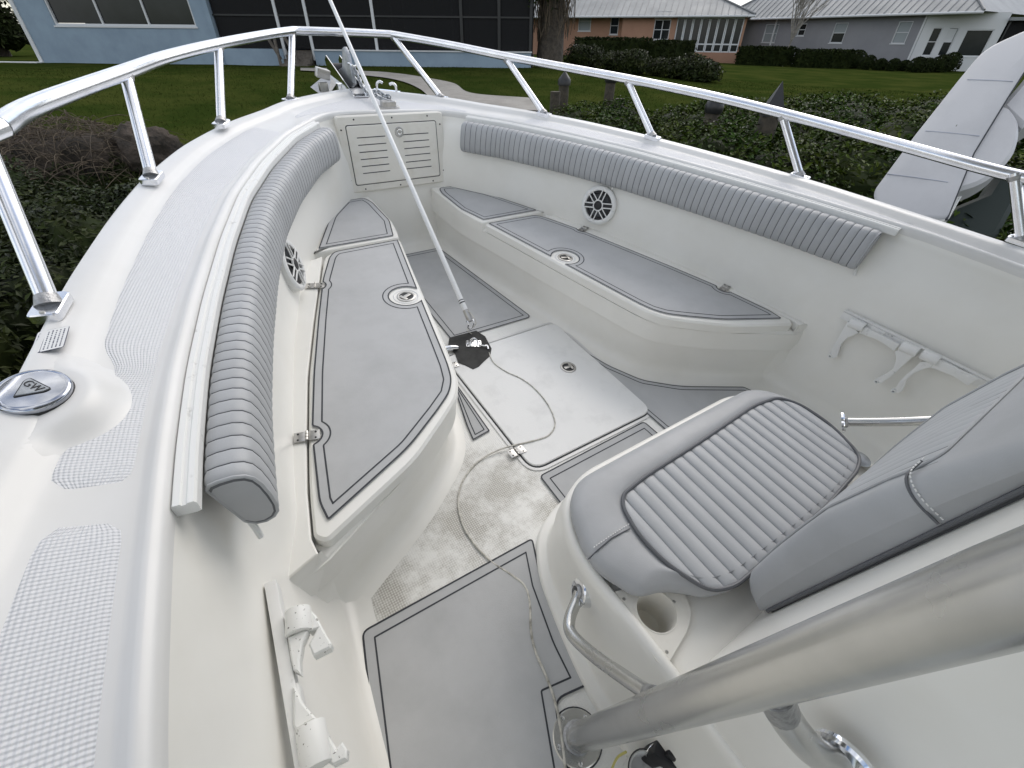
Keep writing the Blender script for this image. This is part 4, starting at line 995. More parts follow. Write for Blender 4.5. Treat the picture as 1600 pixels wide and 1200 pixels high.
# pole resting on the bow rail
pb = Vector([(-0.087,1.583,0.082)][0]); pm = Vector([(-0.1,2.958,1.025)][0])
pt_ = pb+(pm-pb)*2.0
po_ = empty('tapered_pole', (0, 0, 0), 'long thin white pole rising from the cabin sole over the bow handrail', 'pole', boat=True)
dd = (pt_-pb).normalized()
b = MB(); b.tube([pb+dd*.06+(pt_-pb-dd*.06)*t for t in (0, .25, .5, .75, 1)], .012, 14, rfun=lambda t: .0135-.0062*t); b.build('shaft', M['fibre'], po_)
b = MB(); b.tube([pb+dd*.10, pb+dd*.106], .0142, 14); b.tube([pb+dd*.114, pb+dd*.118], .0142, 14); b.build('marking_band', M['groove'], po_)
b = MB(); b.tube([pb+dd*.0, pb+dd*.012, pb+dd*.062], .0150, 14); b.build('end_ferrule', M['steel'], po_)
sidev = dd.cross(Vector((0, 0, 1))).normalized()
b = MB(); lo_ = pb-Vector((0, .0, .045))
b.tube(catmull([pb+sidev*.013+dd*.006, pb+sidev*.016-dd*.012, lo_+sidev*.013+Vector((0, 0, .012)), lo_, lo_-sidev*.013+Vector((0, 0, .012)), pb-sidev*.016-dd*.012, pb-sidev*.013+dd*.006], 5), .0042, 10); b.tube([pb+sidev*.02+dd*.004, pb-sidev*.02+dd*.004], .004, 10); b.build('shackle', M['chrome'], po_)
b = MB(); pv = dd.cross(sidev)
b.tube(catmull([pb+dd*.06-pv*.01, pb+dd*.03-pv*.022+sidev*.01, pb-pv*.02+sidev*.016-dd*.02, lo_+sidev*.01, lo_-sidev*.012+Vector((0, .01, -.012)), lo_+Vector((0, -.02, -.02))], 6), .0018, 6); b.build('lashing', M['cord'], po_)
# dark rubber sheet under the fitting
RP = [(-0.199,1.592,0.01),(-0.05,1.584,0.01),(-0.033,1.523,0.01),(-0.054,1.425,0.01),(-0.088,1.381,0.01),(-0.132,1.361,0.01),(-0.177,1.338,0.011),(-0.209,1.334,0.01),(-0.228,1.374,0.01),(-0.249,1.405,0.01),(-0.232,1.47,0.011),(-0.235,1.536,0.01)]
b = MB(); b.slab([(p[0], p[1]) for p in RP], .0102, .0135, 0, .001); tag(b.build('rubber_sheet', M['rubber'], boat=True, smooth=False), 'dark grey torn rubber sheet under the foot of the white pole', 'rubber sheet')
pc = Vector([(-0.116,1.494,0.014)][0])
pl = empty('pad_eye_plate', tuple(pc), 'shiny steel pad eye plate on the dark rubber sheet at the pole foot', 'metal fitting', boat=True)
b = MB(); q = MB(); q.slab(rect(.075, .05, .008), 0, .003, 0, .001); RZ = Matrix.Rotation(R(-28), 3, 'Z'); b.v = [tuple(RZ @ Vector(v)) for v in q.v]; b.f = q.f; b.m = q.m; b.build('plate', M['chrome'], pl)
b = MB(); b.tube(catmull([RZ @ Vector(v) for v in ((-.018, 0, 0), (-.016, 0, .022), (0, 0, .034), (.016, 0, .022), (.018, 0, 0))], 5), .004, 10); b.build('eye', M['chrome'], pl)
b = MB(); b.tube(catmull([RZ @ Vector(v) for v in ((.025, -.012, .004), (.05, -.03, .012), (.065, -.025, .01), (.07, -.045, .004))], 5), .0045, 10); b.build('split_pin', M['chrome'], pl)
b = MB()
for e in (-1, 1): b.lathe([(0, .002), (.004, .0018), (.005, 0)], RZ @ Vector((e*.03, .015*e, .003)), None, 10)
b.build('bolt', M['black'], pl)
tc_ = Vector([(-0.217,1.498,0.012)][0])
b = MB(); b.tube([tc_+Vector((-.04, .015, .008)), tc_+Vector((-.01, 0, .014)), tc_+Vector((.012, -.006, .010))], .014, 12, rfun=lambda t: .017-.006*t); tag(b.build('foil_roll', M['chrome'], boat=True), 'small crumpled silver roll on the left edge of the rubber sheet', 'foil roll')
# cord
CPT = [(p[0], p[1], z) for p, z in zip([(-0.082,1.402,0.013),(-0.1,1.332,0.013),(-0.082,1.251,0.013),(-0.048,1.184,0.013),(-0.029,1.113,0.013),(-0.028,1.025,0.013),(-0.044,0.941,0.013),(-0.078,0.873,0.013),(-0.135,0.841,0.013),(-0.199,0.846,0.013),(-0.297,0.866,0.013),(-0.376,0.877,0.013),(-0.455,0.868,0.013),(-0.537,0.825,0.013),(-0.593,0.759,0.013),(-0.622,0.676,0.013),(-0.624,0.59,0.013),(-0.605,0.508,0.013),(-0.574,0.44,0.013),(-0.558,0.392,0.013),(-0.572,0.343,0.013),(-0.615,0.275,0.013),(-0.635,0.221,0.013),(-0.642,0.171,0.013),(-0.655,0.111,0.013),(-0.681,0.047,0.013),(-0.717,-0.017,0.013),(-0.751,-0.075,0.013)], [.014]+[.0125]*9+[.0145, .010]+[.0035]*6+[.0055]*3+[.0085]*6+[.0085])]
b = MB(); b.tube(catmull(CPT, 7), .0032, 9, rfun=lambda t: .0021+.0014*min(1, t*1.6)); tag(b.build('cord', M['cord'], boat=True), 'thin dirty white cord snaking over the hatch and the floor pad', 'cord')
# gear at the foot of the tower leg
gc = Vector([(-0.55,-0.118,0.06)][0]); gb = Vector([(-0.505,-0.118,0.09)][0])
gr = empty('flare_canister', tuple(gc), 'white cup with a key ring beside the base of the tower leg', 'cup', boat=True)
b = MB(); b.lathe([(.0, -.06), (.036, -.06), (.040, .0), (.041, .03), (.0385, .032), (.036, .028), (.034, -.02), (0, -.022)], (-.03, -.005, 0), None, 32); b.build('cup_body', M['white'], gr)
b = MB(); b.lathe([(.0425, .026), (.044, .030), (.0425, .034), (.041, .030)], (-.03, -.005, 0), None, 32); b.build('cup_rim', M['black'], gr)
b = MB(); b.tube([(.005+.017*math.cos(a*math.pi/8), .02+.006*math.sin(a*math.pi/8), .04+.017*math.sin(a*math.pi/8)) for a in range(17)], .0014, 6, caps=False); b.build('key_ring', M['chrome'], gr)
b = MB(); b.box((0, 0, -.02), (.085, .075, .14), 0, Matrix.Rotation(R(25), 3, 'Z')); b.box((-.012, -.008, .062), (.04, .035, .03), 0, Matrix.Rotation(R(25), 3, 'Z')); b.lathe([(0, .014), (.008, .014), (.01, 0)], (.026, .012, .05), None, 12)
tag(b.build('battery_box', M['black'], loc=None, boat=True, bevel=.008), 'small black box lying against the console side by the tower leg', 'box').matrix_world = T @ Matrix.Translation(gb)
b = MB(); b.tube(catmull([(-.07, .04, -.05), (-.06, .05, -.0), (-.045, .048, .03)], 5), .0028, 8); b.build('strap', M['yellow'], gr)

# ================================================================== THE SETTING (world axes)
def zg(x, y):
    dx, dy = x-CW.x, y-CW.y; r = math.hypot(dx, dy); a = math.degrees(math.atan2(dx, dy))
    zt = interp(a, [(-180, .3), (-60, .6), (38, .6), (50, .35), (62, .2), (80, .15), (180, .1)])
    t = min(1, max(0, (r-7)/13)); t = t*t*(3-2*t); return zt*t
def hulldist(x, y):
    # plan distance from the hull's side
    yy = min(y, 3.1); hw_ = interp(yy, [(-20, 1.4), (.5, 1.39), (1.5, 1.26), (2.45, .87), (3.1, .12)])
    if y > 3.1: return math.hypot(max(0, abs(x)-.12), y-3.1)
    return abs(x)-hw_
def bank(x, y):
    d = hulldist(x, y); t = max(0, min(1, (d-.55)/1.1)); t = t*t*(3-2*t); return -.9*(1-t)
def gz(x, y): return zg(x, y)+bank(x, y)+.03*noise.noise(Vector((x*.5, y*.5, 3)))*min(1, max(0, (hulldist(x, y)-1)/3))
b = MB()
def axis(c, n): return [c+math.copysign((abs(t)**2.6)*150+abs(t)*9, t) for t in [(i-n)/n for i in range(2*n+1)]]
gx, gy = axis(0, 90), axis(2, 90)
b.grid([[(x, y, gz(x, y)) for y in gy] for x in gx]); tag(b.build('lawn', M['grass'], ang=180), kind='structure')
b = MB(); b.add([(-4, -40, -.42), (4, -40, -.42), (4, 7, -.42), (-4, 7, -.42)], [(0, 1, 2, 3)]); tag(b.build('water', M['water']), kind='structure')
def drape(P, dz): return [(x, y, gz(x, y)+dz) for x, y in P]
# concrete path and dock slab
PA = [(3.28,19.63,0.6),(4.15,18.84,0.6),(4.58,17.45,0.58),(5.18,16.73,0.56),(5.64,15.74,0.53),(5.89,14.45,0.47),(5.95,13.33,0.41),(5.66,12.15,0.34),(5.85,11.42,0.3),(6.58,10.48,0.27)]
PB2 = [(2.92,18.04,0.58),(3.71,17.29,0.56),(4.21,16.32,0.53),(4.7,15.46,0.5),(4.84,14.25,0.44),(4.75,13.06,0.36),(4.54,12.11,0.3),(4.34,11.25,0.24),(4.85,10.3,0.19),(5.89,9,0.16)]
pa = catmull([Vector((p[0], p[1], 0)) for p in PA], 5); pb_ = catmull([Vector((p[0], p[1], 0)) for p in PB2], 5)
b = MB(); rows = []
for p, q in zip(pa, pb_): rows.append([(lerp(p.x, q.x, t), lerp(p.y, q.y, t), gz(lerp(p.x, q.x, t), lerp(p.y, q.y, t))+.03) for t in (0, .33, .66, 1)])
b.grid(rows); tag(b.build('path', M['concrete']), kind='structure')
DS = [(4.73,11.34,0.25),(6.28,11.19,0.3),(6.59,9.46,0.21),(5.88,8.31,0.13),(4.77,8.58,0.11)]
b = MB(); b.slab([(p[0], p[1]) for p in DS], -.25, .10, 0, .02); tag(b.build('dock_slab', M['concrete']), kind='structure')
b = MB(); E0, E1 = Vector(DS[0][:2]), Vector(DS[1][:2]); b.box(((E0.x+E1.x)/2, (E0.y+E1.y)/2, .02), ((E1-E0).length, .12, .2), 0, Matrix.Rotation(math.atan2(E1.y-E0.y, E1.x-E0.x), 3, 'Z')); tag(b.build('dock_edge_beam', M['timber'], bevel=.01), 'dark timber edge beam along the pale dock slab beyond the bow', 'beam')

# ---------------------------------------------------------------- leaves, grass and shrubs
def leaf(b, c, s, n, asp=.45, fold=.25):
    n = n.normalized(); r = Vector((random.gauss(0, 1), random.gauss(0, 1), random.gauss(0, 1))); u = (r-n*r.dot(n)).normalized(); v = n.cross(u)
    a, w_ = s, s*asp
    b.add([c-u*a*.5, c+v*w_*.5+n*fold*w_*.4, c+u*a*.55-n*a*.12, c-v*w_*.5+n*fold*w_*.4], [(0, 1, 2), (0, 2, 3)])
def foliage(name, blobs, n, size, m_, parent=None, asp=.45, core=True, jit=.2, up=.5, shell=(.72, 1.06)):
    b = MB(); tot = sum((bl_[1].x*bl_[1].y+bl_[1].x*bl_[1].z+bl_[1].y*bl_[1].z) for bl_ in blobs)
    for c, r in blobs:
        k = int(n*(r.x*r.y+r.x*r.z+r.y*r.z)/tot)
        for _ in range(k):
            d = Vector((random.gauss(0, 1), random.gauss(0, 1), random.gauss(0, 1))).normalized()
            if d.z < -.55: d.z = -d.z
            f = random.uniform(*shell)**.7*(1+jit*noise.noise(d*2.3+c*1.7)+jit*.6*noise.noise(d*6+c))
            p = c+Vector((d.x*r.x, d.y*r.y, d.z*r.z))*f
            nn = Vector((d.x/r.x, d.y/r.y, d.z/r.z)).normalized()+Vector((random.gauss(0, .55), random.gauss(0, .55), random.gauss(0, .55)+up))
            leaf(b, p, size*random.uniform(.6, 1.35), nn, asp)
    o = b.build(name, m_, parent, smooth=False)
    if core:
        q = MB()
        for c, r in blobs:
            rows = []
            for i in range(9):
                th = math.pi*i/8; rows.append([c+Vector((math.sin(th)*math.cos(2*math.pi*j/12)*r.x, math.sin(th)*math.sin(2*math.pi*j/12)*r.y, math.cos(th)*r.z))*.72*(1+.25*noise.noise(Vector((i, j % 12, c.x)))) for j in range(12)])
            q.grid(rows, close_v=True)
        q.build('inner_shade_core', M['leafdark'], parent or o, smooth=False)  # solid dark core stands in for shade among the leaves
    return o
def stems(name, base, tips, m_, parent, r=.012):
    b = MB()
    for t in tips:
        t = Vector(t); mid_ = Vector(base).lerp(t, .5)+Vector((random.uniform(-.06, .06), random.uniform(-.06, .06), .05))
        b.tube(catmull([base, mid_, t], 4), r, 5, rfun=lambda q: r*(1-.75*q))
    return b.build(name, m_, parent)
def shrub(name, label, cat, blobs, n, size, m_, group=None, asp=.45, shell=(.72, 1.06), jit=.2):
    c = sum((x[0] for x in blobs), Vector())/len(blobs); base = Vector((c.x, c.y, gz(c.x, c.y)))
    e = empty(name, tuple(base), label, cat, group)
    bl2 = [(x-base, r) for x, r in blobs]
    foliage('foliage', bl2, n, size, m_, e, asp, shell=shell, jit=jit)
    stems('stem', Vector((0, 0, -.05)), [x+Vector((random.uniform(-.3, .3)*r.x, random.uniform(-.3, .3)*r.y, r.z*.5)) for x, r in bl2 for _ in range(3)], M['bark'], e)
    return e
V = Vector
def bump(cx, cy, rx, ry, h, k=5, base=None):
    out_ = []
    for i in range(k):
        a = random.uniform(0, 6.28); f = random.uniform(.1, .75)
        x, y = cx+math.cos(a)*rx*f, cy+math.sin(a)*ry*f
        z0 = (base if base is not None else gz(x, y)); hh = h*random.uniform(.75, 1.05)
        out_.append((V((x, y, z0+hh*.42)), V((rx*random.uniform(.42, .62), ry*random.uniform(.42, .62), hh*.6))))
    return out_
# the loose hedge beyond the starboard rail: a row of individual shrubs growing along the bank
HG = [(2.5, 3.4, 1.0, .9, .62, 'glossy'), (3.4, 4.6, 1.1, 1.0, .6, 'low glossy'), (4.6, 5.6, 1.2, 1.0, .62, 'sparse'), (3.6, 2.6, 1.2, 1.0, .72, 'dense'), (4.9, 3.7, 1.3, 1.1, .72, 'tall dense'), (6.6, 5.3, 1.4, 1.2, .66, 'wide'), (5.1, 1.9, 1.3, 1.1, .76, 'bushy'), (6.9, 3.4, 1.5, 1.2, .74, 'leafy'), (8.8, 4.2, 1.6, 1.4, .72, 'broad'), (3.0, .9, 1.1, 1.0, .60, 'shaded'), (7.4, 1.2, 1.6, 1.3, .8, 'spreading'), (10.5, 2.6, 1.8, 1.5, .74, 'far'), (2.2, 5.3, .9, .7, .38, 'creeping'), (5.0, .2, 1.3, 1.1, .62, 'low dark')]
WH = ['just off the bow on the right', 'beside the nearest timber pile', 'between two capped piles', 'right behind the starboard rail', 'in the middle of the bank', 'in front of the lawn edge', 'left of the upturned white dinghy', 'at the lawn edge above the rail', 'on the crest beside the lawn', 'under the white dinghy hull', 'behind the white dinghy hull', 'on the far right of the crest', 'around the foot of the left capped pile', 'right of the dinghy, in its shadow']
for (x, y, rx, ry, h, adj), wh in zip(HG, WH):
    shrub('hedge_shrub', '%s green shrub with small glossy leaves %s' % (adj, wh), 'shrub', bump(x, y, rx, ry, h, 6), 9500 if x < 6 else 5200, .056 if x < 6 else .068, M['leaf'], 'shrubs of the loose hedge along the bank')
# port bank: rough shrubs and vines under the rail
for x, y, rx, ry, h, lab in [(-2.15, 2.7, .6, .7, .5, 'dark shrub with small leaves at the left edge below the port rail'), (-2.1, 3.6, .7, .7, .55, 'dark shrub behind the nearest port stanchion'), (-2.35, 4.6, .8, .7, .55, 'tangled green shrub in front of the left end of the mossy boulder'), (-1.55, 4.9, .6, .6, .48, 'rough low shrub below the second port stanchion'), (-1.45, 3.9, .5, .6, .36, 'low tangled shrub right beside the port hull'), (-2.9, 5.6, .7, .7, .5, 'dark shrub at the far left edge beside the small pale boulder'), (-.95, 5.6, .45, .45, .25, 'small creeping plant at the right foot of the vine-covered rocks')]:
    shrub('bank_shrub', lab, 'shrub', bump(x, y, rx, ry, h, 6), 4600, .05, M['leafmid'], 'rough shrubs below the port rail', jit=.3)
def rock(name, c, r, label, seed, par=None):
    b = MB(); rows = []
    for i in range(25):
        th = math.pi*i/24; row = []
        for j in range(36):
            ph = 2*math.pi*j/36; d = V((math.sin(th)*math.cos(ph), math.sin(th)*math.sin(ph), math.cos(th)))
            f = 1+.32*noise.noise(d*1.6+V((seed, 0, 0)))+.16*noise.noise(d*4+V((seed, 3, 0)))+.08*noise.noise(d*9+V((0, seed, 0)))
            row.append((d.x*r[0]*f, d.y*r[1]*f, d.z*r[2]*f))
        rows.append(row)
    b.grid(rows, close_v=True); o = b.build(name, M['rock'], par, ang=180)
    if not par: o.location = c; tag(o, label, 'rock', 'weathered rocks on the port bank')
    return o
rc = [(-2.063,7.155,0.395),(-2.481,7.429,0.39),(-1.329,6.778,0.515)]
rock('boulder', (rc[0][0], rc[0][1], rc[0][2]-.25), (.75, .6, .48), 'big weathered boulder under dry vines beyond the port rail', 2)
rock('boulder', (rc[1][0], rc[1][1], rc[1][2]-.2), (.36, .36, .30), 'smaller pale boulder at the left foot of the big vine-covered rock', 5)
rock('boulder', (rc[2][0], rc[2][1], rc[2][2]-.15), (.34, .3, .28), 'grey boulder at the right end of the vine-covered rocks', 9)
b = MB()
for i in range(900):
    a = random.uniform(0, 6.28); f = math.sqrt(random.random())
    c = V(rc[0])+V((math.cos(a)*1.0*f, math.sin(a)*.75*f, .06+.30*math.sqrt(max(0, 1-f*f))-.28*f))
    d = V((random.gauss(0, .22), random.gauss(0, .16)-.12, random.uniform(-.22, -.02)))
    b.tube(catmull([c, c+d*.5+V((0, 0, random.uniform(.02, .09))), c+d], 3), .004, 4, caps=False, rfun=lambda t: .0042*(1-.6*t))
tag(b.build('dry_vines', M['twig']), 'dry brown vines hanging over the big boulder', 'vines', kind='stuff')
shrub('rock_ivy', 'small green ivy patch growing over the front of the big boulder', 'ivy', [(V(rc[0])+V((-.05, -.5, -.38)), V((.7, .35, .3))), (V(rc[0])+V((.45, -.42, -.30)), V((.4, .3, .28)))], 2600, .045, M['leafmid'])
# lawn blades near the boat
b = MB()
for i in range(85000):
    r_ = 4.5+18*random.random()**1.35; a = R(random.uniform(-38, 76)); x, y = CW.x+math.sin(a)*r_, CW.y+math.cos(a)*r_
    if hulldist(x, y) < 1.3: continue
    z = gz(x, y); h = random.uniform(.015, .035)*(1+r_*.02); wv = .003*(1+r_*.07); t = random.uniform(0, 6.28); lx_, ly_ = math.cos(t)*wv, math.sin(t)*wv
    b.add([(x-lx_, y-ly_, z), (x+lx_, y+ly_, z), (x+random.gauss(0, .02), y+random.gauss(0, .02), z+h)], [(0, 1, 2)])
tag(b.build('grass', M['blade'], smooth=False), 'short lawn grass around the houses', 'grass', kind='stuff')

# ---------------------------------------------------------------- timber piles with caps
def pile(name, top, r, lean, label, cap, h0=None):
    x, y, z = top; base = V((x, y, gz(x, y)-.2)); tp = V((x, y, z)); d = V(lean); base = base-d*(tp.z-base.z)
    e = empty(name, tuple(base), label, 'post', 'timber piles along the bank'); L_ = tp-base
    b = MB(); b.tube([L_*t for t in (0, .3, .6, 1)], r, 16, rfun=lambda t: r*(1.04-.06*t)); b.build('trunk', M['pile'], e)
    q = frame(L_.normalized()); b = MB()
    if cap == 'cone': b.lathe([(r*1.22, -.10), (r*1.25, -.01), (r*1.0, .03), (0, .15)], L_, q, 20); b.build('cap', M['cap'], e)
    elif cap == 'dome': b.lathe([(r*1.15, -.06), (r*1.28, -.02), (r*1.28, .02), (r*1.1, .06), (r*.8, .085), (0, .10)], L_, q, 20); b.build('cap', M['cap'], e)
    elif cap == 'pyramid': b.lathe([(r*1.3, -.06), (r*1.3, .0), (0, .24)], L_, q, 4); b.build('cap', M['cap'], e, smooth=False)
    return e
pv_ = [(6.002,8.507,0.792)]+[(7.144,8.336,0.774)]+[(4.511,3.751,0.789)]+[(3.961,2.695,0.887)]+[(5.473,8.103,0.627)]+[(7,7.849,0.469)]
pile('timber_pile', pv_[0], .105, (.0, 0, 0), 'leftmost capped timber pile beyond the rail with a pointed black cap', 'cone')
pile('timber_pile', pv_[1], .105, (.02, 0, 0), 'timber pile whose black cap is cut by the handrail, right of the leftmost capped pile', 'dome')
pile('timber_pile', pv_[2], .085, (.06, 0, 0), 'timber pile with a rounded black cap rising out of the loose hedge', 'dome')
pile('timber_pile', pv_[3], .095, (.10, 0, 0), 'leaning timber pile with a black pyramid cap behind the handrail', 'pyramid')
pile('timber_pile', pv_[4], .10, (0, 0, 0), 'short uncapped timber pile against the leftmost capped pile', None)
pile('timber_pile', pv_[5], .10, (0, 0, 0), 'short sawn-off timber stump beside the second pile', None)

# ---------------------------------------------------------------- houses
class Fac:
    def __init__(s, P0, P1, root):
        s.P0 = V((P0[0], P0[1], 0)); d = V((P1[0]-P0[0], P1[1]-P0[1], 0)); s.L = d.length; s.e = d.normalized(); n = V((s.e.y, -s.e.x, 0))
        if n.dot(V((CW.x, CW.y, 0))-s.P0) < 0: n = -n
        s.n = n; s.r = root; s.o = root.matrix_world.translation.copy()
    def p(s, u, z, o=0): return s.P0+s.e*u+s.n*o+V((0, 0, z))-s.o
    def prism(s, b, poly, o0, o1, mi=0):
        n = len(poly); b.add([s.p(u, z, o0) for u, z in poly]+[s.p(u, z, o1) for u, z in poly], [tuple(range(n)), tuple(range(2*n-1, n-1, -1))]+[(i, (i+1) % n, n+(i+1) % n, n+i) for i in range(n)], mi)
    def box(s, b, u0, z0, u1, z1, o0, o1, mi=0): s.prism(b, [(u0, z0), (u1, z0), (u1, z1), (u0, z1)], o0, o1, mi)
    def wall(s, u0, z0, u1, z1, holes, thick, m_, name='wall'):
        # wall with real window openings, cut on a grid of its edges
        us = sorted({u0, u1}|{h[0] for h in holes}|{h[2] for h in holes}); zs_ = sorted({z0, z1}|{h[1] for h in holes}|{h[3] for h in holes}); b = MB()
        us = [u for u in us if u0 <= u <= u1]; zs_ = [z for z in zs_ if z0 <= z <= z1]
        for a, c in zip(us, us[1:]):
            for d, f in zip(zs_, zs_[1:]):
                m1, m2 = (a+c)/2, (d+f)/2
                if any(h[0] < m1 < h[2] and h[1] < m2 < h[3] for h in holes): continue
                s.box(b, a, d, c, f, -thick, 0)
        return b.build(name, m_, s.r, smooth=False)
    def window(s, u0, z0, u1, z1, panes=1, rows=1, fr=.05, glass='pane', trim='trim', rec=.10, sill=True, blind=None):
        b = MB(); w_ = s.box
        w_(b, u0, z0, u0+fr, z1, -rec-.02, -.03); w_(b, u1-fr, z0, u1, z1, -rec-.02, -.03); w_(b, u0+fr, z0, u1-fr, z0+fr, -rec-.02, -.032); w_(b, u0+fr, z1-fr, u1-fr, z1, -rec-.02, -.032)
        W = b.build('window', M[trim], s.r, smooth=False); wi = (u1-u0-2*fr)/panes; hi_ = (z1-z0-2*fr)/rows
        for i in range(panes):
            for j in range(rows):
                b = MB(); a, c = u0+fr+i*wi, z0+fr+j*hi_; s.box(b, a+.015, c+.015, a+wi-.015, c+hi_-.015, -rec-.01, -rec); b.build('pane', M[glass if not (blind and j == rows-1) else blind], W, smooth=False)
        if panes*rows > 1:
            b = MB()
            for i in range(1, panes): a = u0+fr+i*wi; s.box(b, a-.03, z0+fr, a+.03, z1-fr, -rec-.015, -.045)
            for j in range(1, rows): a = z0+fr+j*hi_; s.box(b, u0+fr, a-.02, u1-fr, a+.02, -rec-.012, -.06)
            b.build('mullion', M[trim], W, smooth=False)
        if sill: b = MB(); s.box(b, u0-.04, z0-.05, u1+.04, z0-.002, -.05, .03); b.build('sill', M[trim], W, smooth=False)
        return W
# --- pale blue house with the screened porch
h1 = empty('blue_house', (3, 22, .6), 'pale blue house with a wide three-pane window and a dark screened porch', 'house')
LP0, LP1 = (-4.4, 27.47), (11.06, 16.84); f1 = Fac(LP0, LP1, h1)
W1 = [(1.1,1.78),(2.99,1.74),(4.78,1.72),(6.39,1.69),(-0.01,0.6),(6.88,0.58),(7.05,1.13),(9.35,1.11),(10.55,1.07),(18.74,1.06),(18.76,0.59),(7.28,2.49),(1.12,2.45),(6.44,2.49)]
u0, uw0, uw1, uw2, uw3, ur, up1, up2, up3 = 0, W1[0][0], W1[1][0], W1[2][0], W1[3][0], W1[5][0], W1[7][0], W1[8][0], W1[9][0]
zw = (W1[0][1]+W1[3][1])/2; zl = (W1[8][1]+W1[9][1])/2; ZB = -.1
f1.wall(u0-.02, ZB, ur, 4.2, [(uw0, zw, uw3, zw+1.7)], .2, M['wallblue'])
f1.window(uw0, zw, uw3, zw+1.7, panes=3, rows=1, fr=.06)
b = MB(); f1.box(b, uw0, zw-.5, uw3, zw+2.2, -1.6, -1.5); b.build('room_back', M['dark'], h1, smooth=False)
b = MB(); f1.box(b, -.16, ZB, -.02, 4.2, -.25, .04); b.build('corner_trim', M['trim'], h1, smooth=False)
b = MB(); f1.box(b, -2.0, .42, -.05, .62, -.3, .3); b.build('ledge', M['trim'], h1, smooth=False)
b = MB(); f1.box(b, ur, ZB, ur+.16, 4.2, -.2, .05); b.build('pilaster', M['wallblue'], h1, smooth=False)
b = MB(); f1.box(b, ur+.16, ZB, up1, zl+.04, -.25, .0); b.build('porch_parapet', M['wallblue'], h1, smooth=False)
b = MB(); f1.box(b, up2, ZB, up3, zl, -.25, .0); b.build('porch_parapet', M['wallblue'], h1, smooth=False)
b = MB(); f1.box(b, up2-.02, zl, up3+.03, zl+.04, -.28, .04); b.build('parapet_cap', M['trim'], h1, smooth=False)
b = MB(); f1.box(b, ur, ZB, up3+.1, zl-.05, -4.4, -.26); b.build('porch_floor', M['timber'], h1, smooth=False)
PW = [(9.91,1.8),(10.28,1.43),(12.94,2),(13.08,1.45),(14.76,2.02),(15.81,2.02),(16.16,2.03),(16.51,2.03),(17.32,2.04)]
b = MB(); f1.box(b, ur-.1, ZB, up3+.1, 4.4, -4.6, -4.4); bw = b.build('porch_back_wall', M['wallblue'], h1, smooth=False)
b = MB(); f1.box(b, u0-.6, 4.2, up3+.5, 4.5, -8, .5); b.build('roof', M['roof'], h1, smooth=False)
b = MB(); f1.box(b, ur-.12, ZB, ur+.02, 4.2, -4.6, -.22); b.build('porch_end_wall', M['wallblue'], h1, smooth=False)
# porch rear windows, posts, screens
for (ua, ub) in ((ur+1.0, ur+2.3), (ur+5.2, ur+6.3), (ur+7.6, ur+9.2)):
    b = MB(); f1.box(b, ua, zl+.2, ub, zl+2.0, -4.4, -4.36); wn = b.build('window', M['trim'], h1, smooth=False)
    for k in range(2):
        b = MB(); m_ = (ub-ua)/2; f1.box(b, ua+.06+k*m_, zl+.27, ua+m_-.03+k*m_, zl+1.93, -4.36, -4.345); b.build('pane', M['pane'], wn, smooth=False)
posts = [up1+.05, up2-.05] + [p_[0] for p_ in (PW[2], PW[6])] + [up3-1.2, up3-.04]
for u in posts:
    b = MB(); f1.box(b, u-.05, zl-.3, u+.05, 4.2, -.2, -.08); b.build('porch_post', M['trim'] if u < up2+.1 or abs(u-posts[2]) < .01 else M['cap'], h1, smooth=False)
b = MB(); f1.box(b, ur+.16, zl+1.0, up3, zl+1.05, -.18, -.1); b.build('porch_rail', M['cap'], h1, smooth=False)
edges_ = [ur+.16]+posts
for a, c in zip(edges_, edges_[1:]):
    if c-a < .3: continue
    b = MB(); f1.box(b, a+.05, zl+.05, c-.05, 4.2, -.135, -.13); b.build('screen_panel', M['screen'], h1, smooth=False)
b = MB(); f1.box(b, up3, ZB, up3+.06, 4.2, -4.4, -.1); b.build('porch_side_screen', M['screen'], h1, smooth=False)
for k in range(4):
    b = MB(); f1.box(b, up1+.12, ZB, up2-.1, .55+.13*(k+1), -.1-.28*(3-k)*0-.28*k, .62-.28*k); b.build('step', M['timber'], h1, smooth=False)
for u in (up1+.02, up2-.55):
    b = MB(); f1.prism(b, [(u, .55), (u+.08, .55), (u+.08, 1.55), (u, 1.55)], .50, .58); f1.prism(b, [(u-.35, 1.55), (u-.25, 1.55), (u+.1, .8), (u, .8)], .4, .46); b.build('stair_rail', M['timber'], h1, smooth=False)
# clutter on the porch
for i, u in enumerate((ur+1.5, ur+3.0, ur+5.5)):
    t = empty('porch_chair', tuple(f1.p(u, zl-.04, -1.8)+f1.o), ['dark chair behind the screen left of the porch steps', 'dark chair behind the screen by the porch steps', 'dark chair behind the screen right of the porch steps'][i], 'chair', 'chairs on the screened porch')
    b = MB(); b.box((0, 0, .42), (.5, .5, .06)); b.build('seat', M['timber'], t); b = MB(); b.box((0, .24, .72), (.5, .05, .55)); b.build('backrest', M['timber'], t)
    for sx in (-1, 1):
        for sy in (-1, 1): b = MB(); b.box((sx*.22, sy*.22, .2), (.05, .05, .4)); b.build('leg', M['timber'], t)

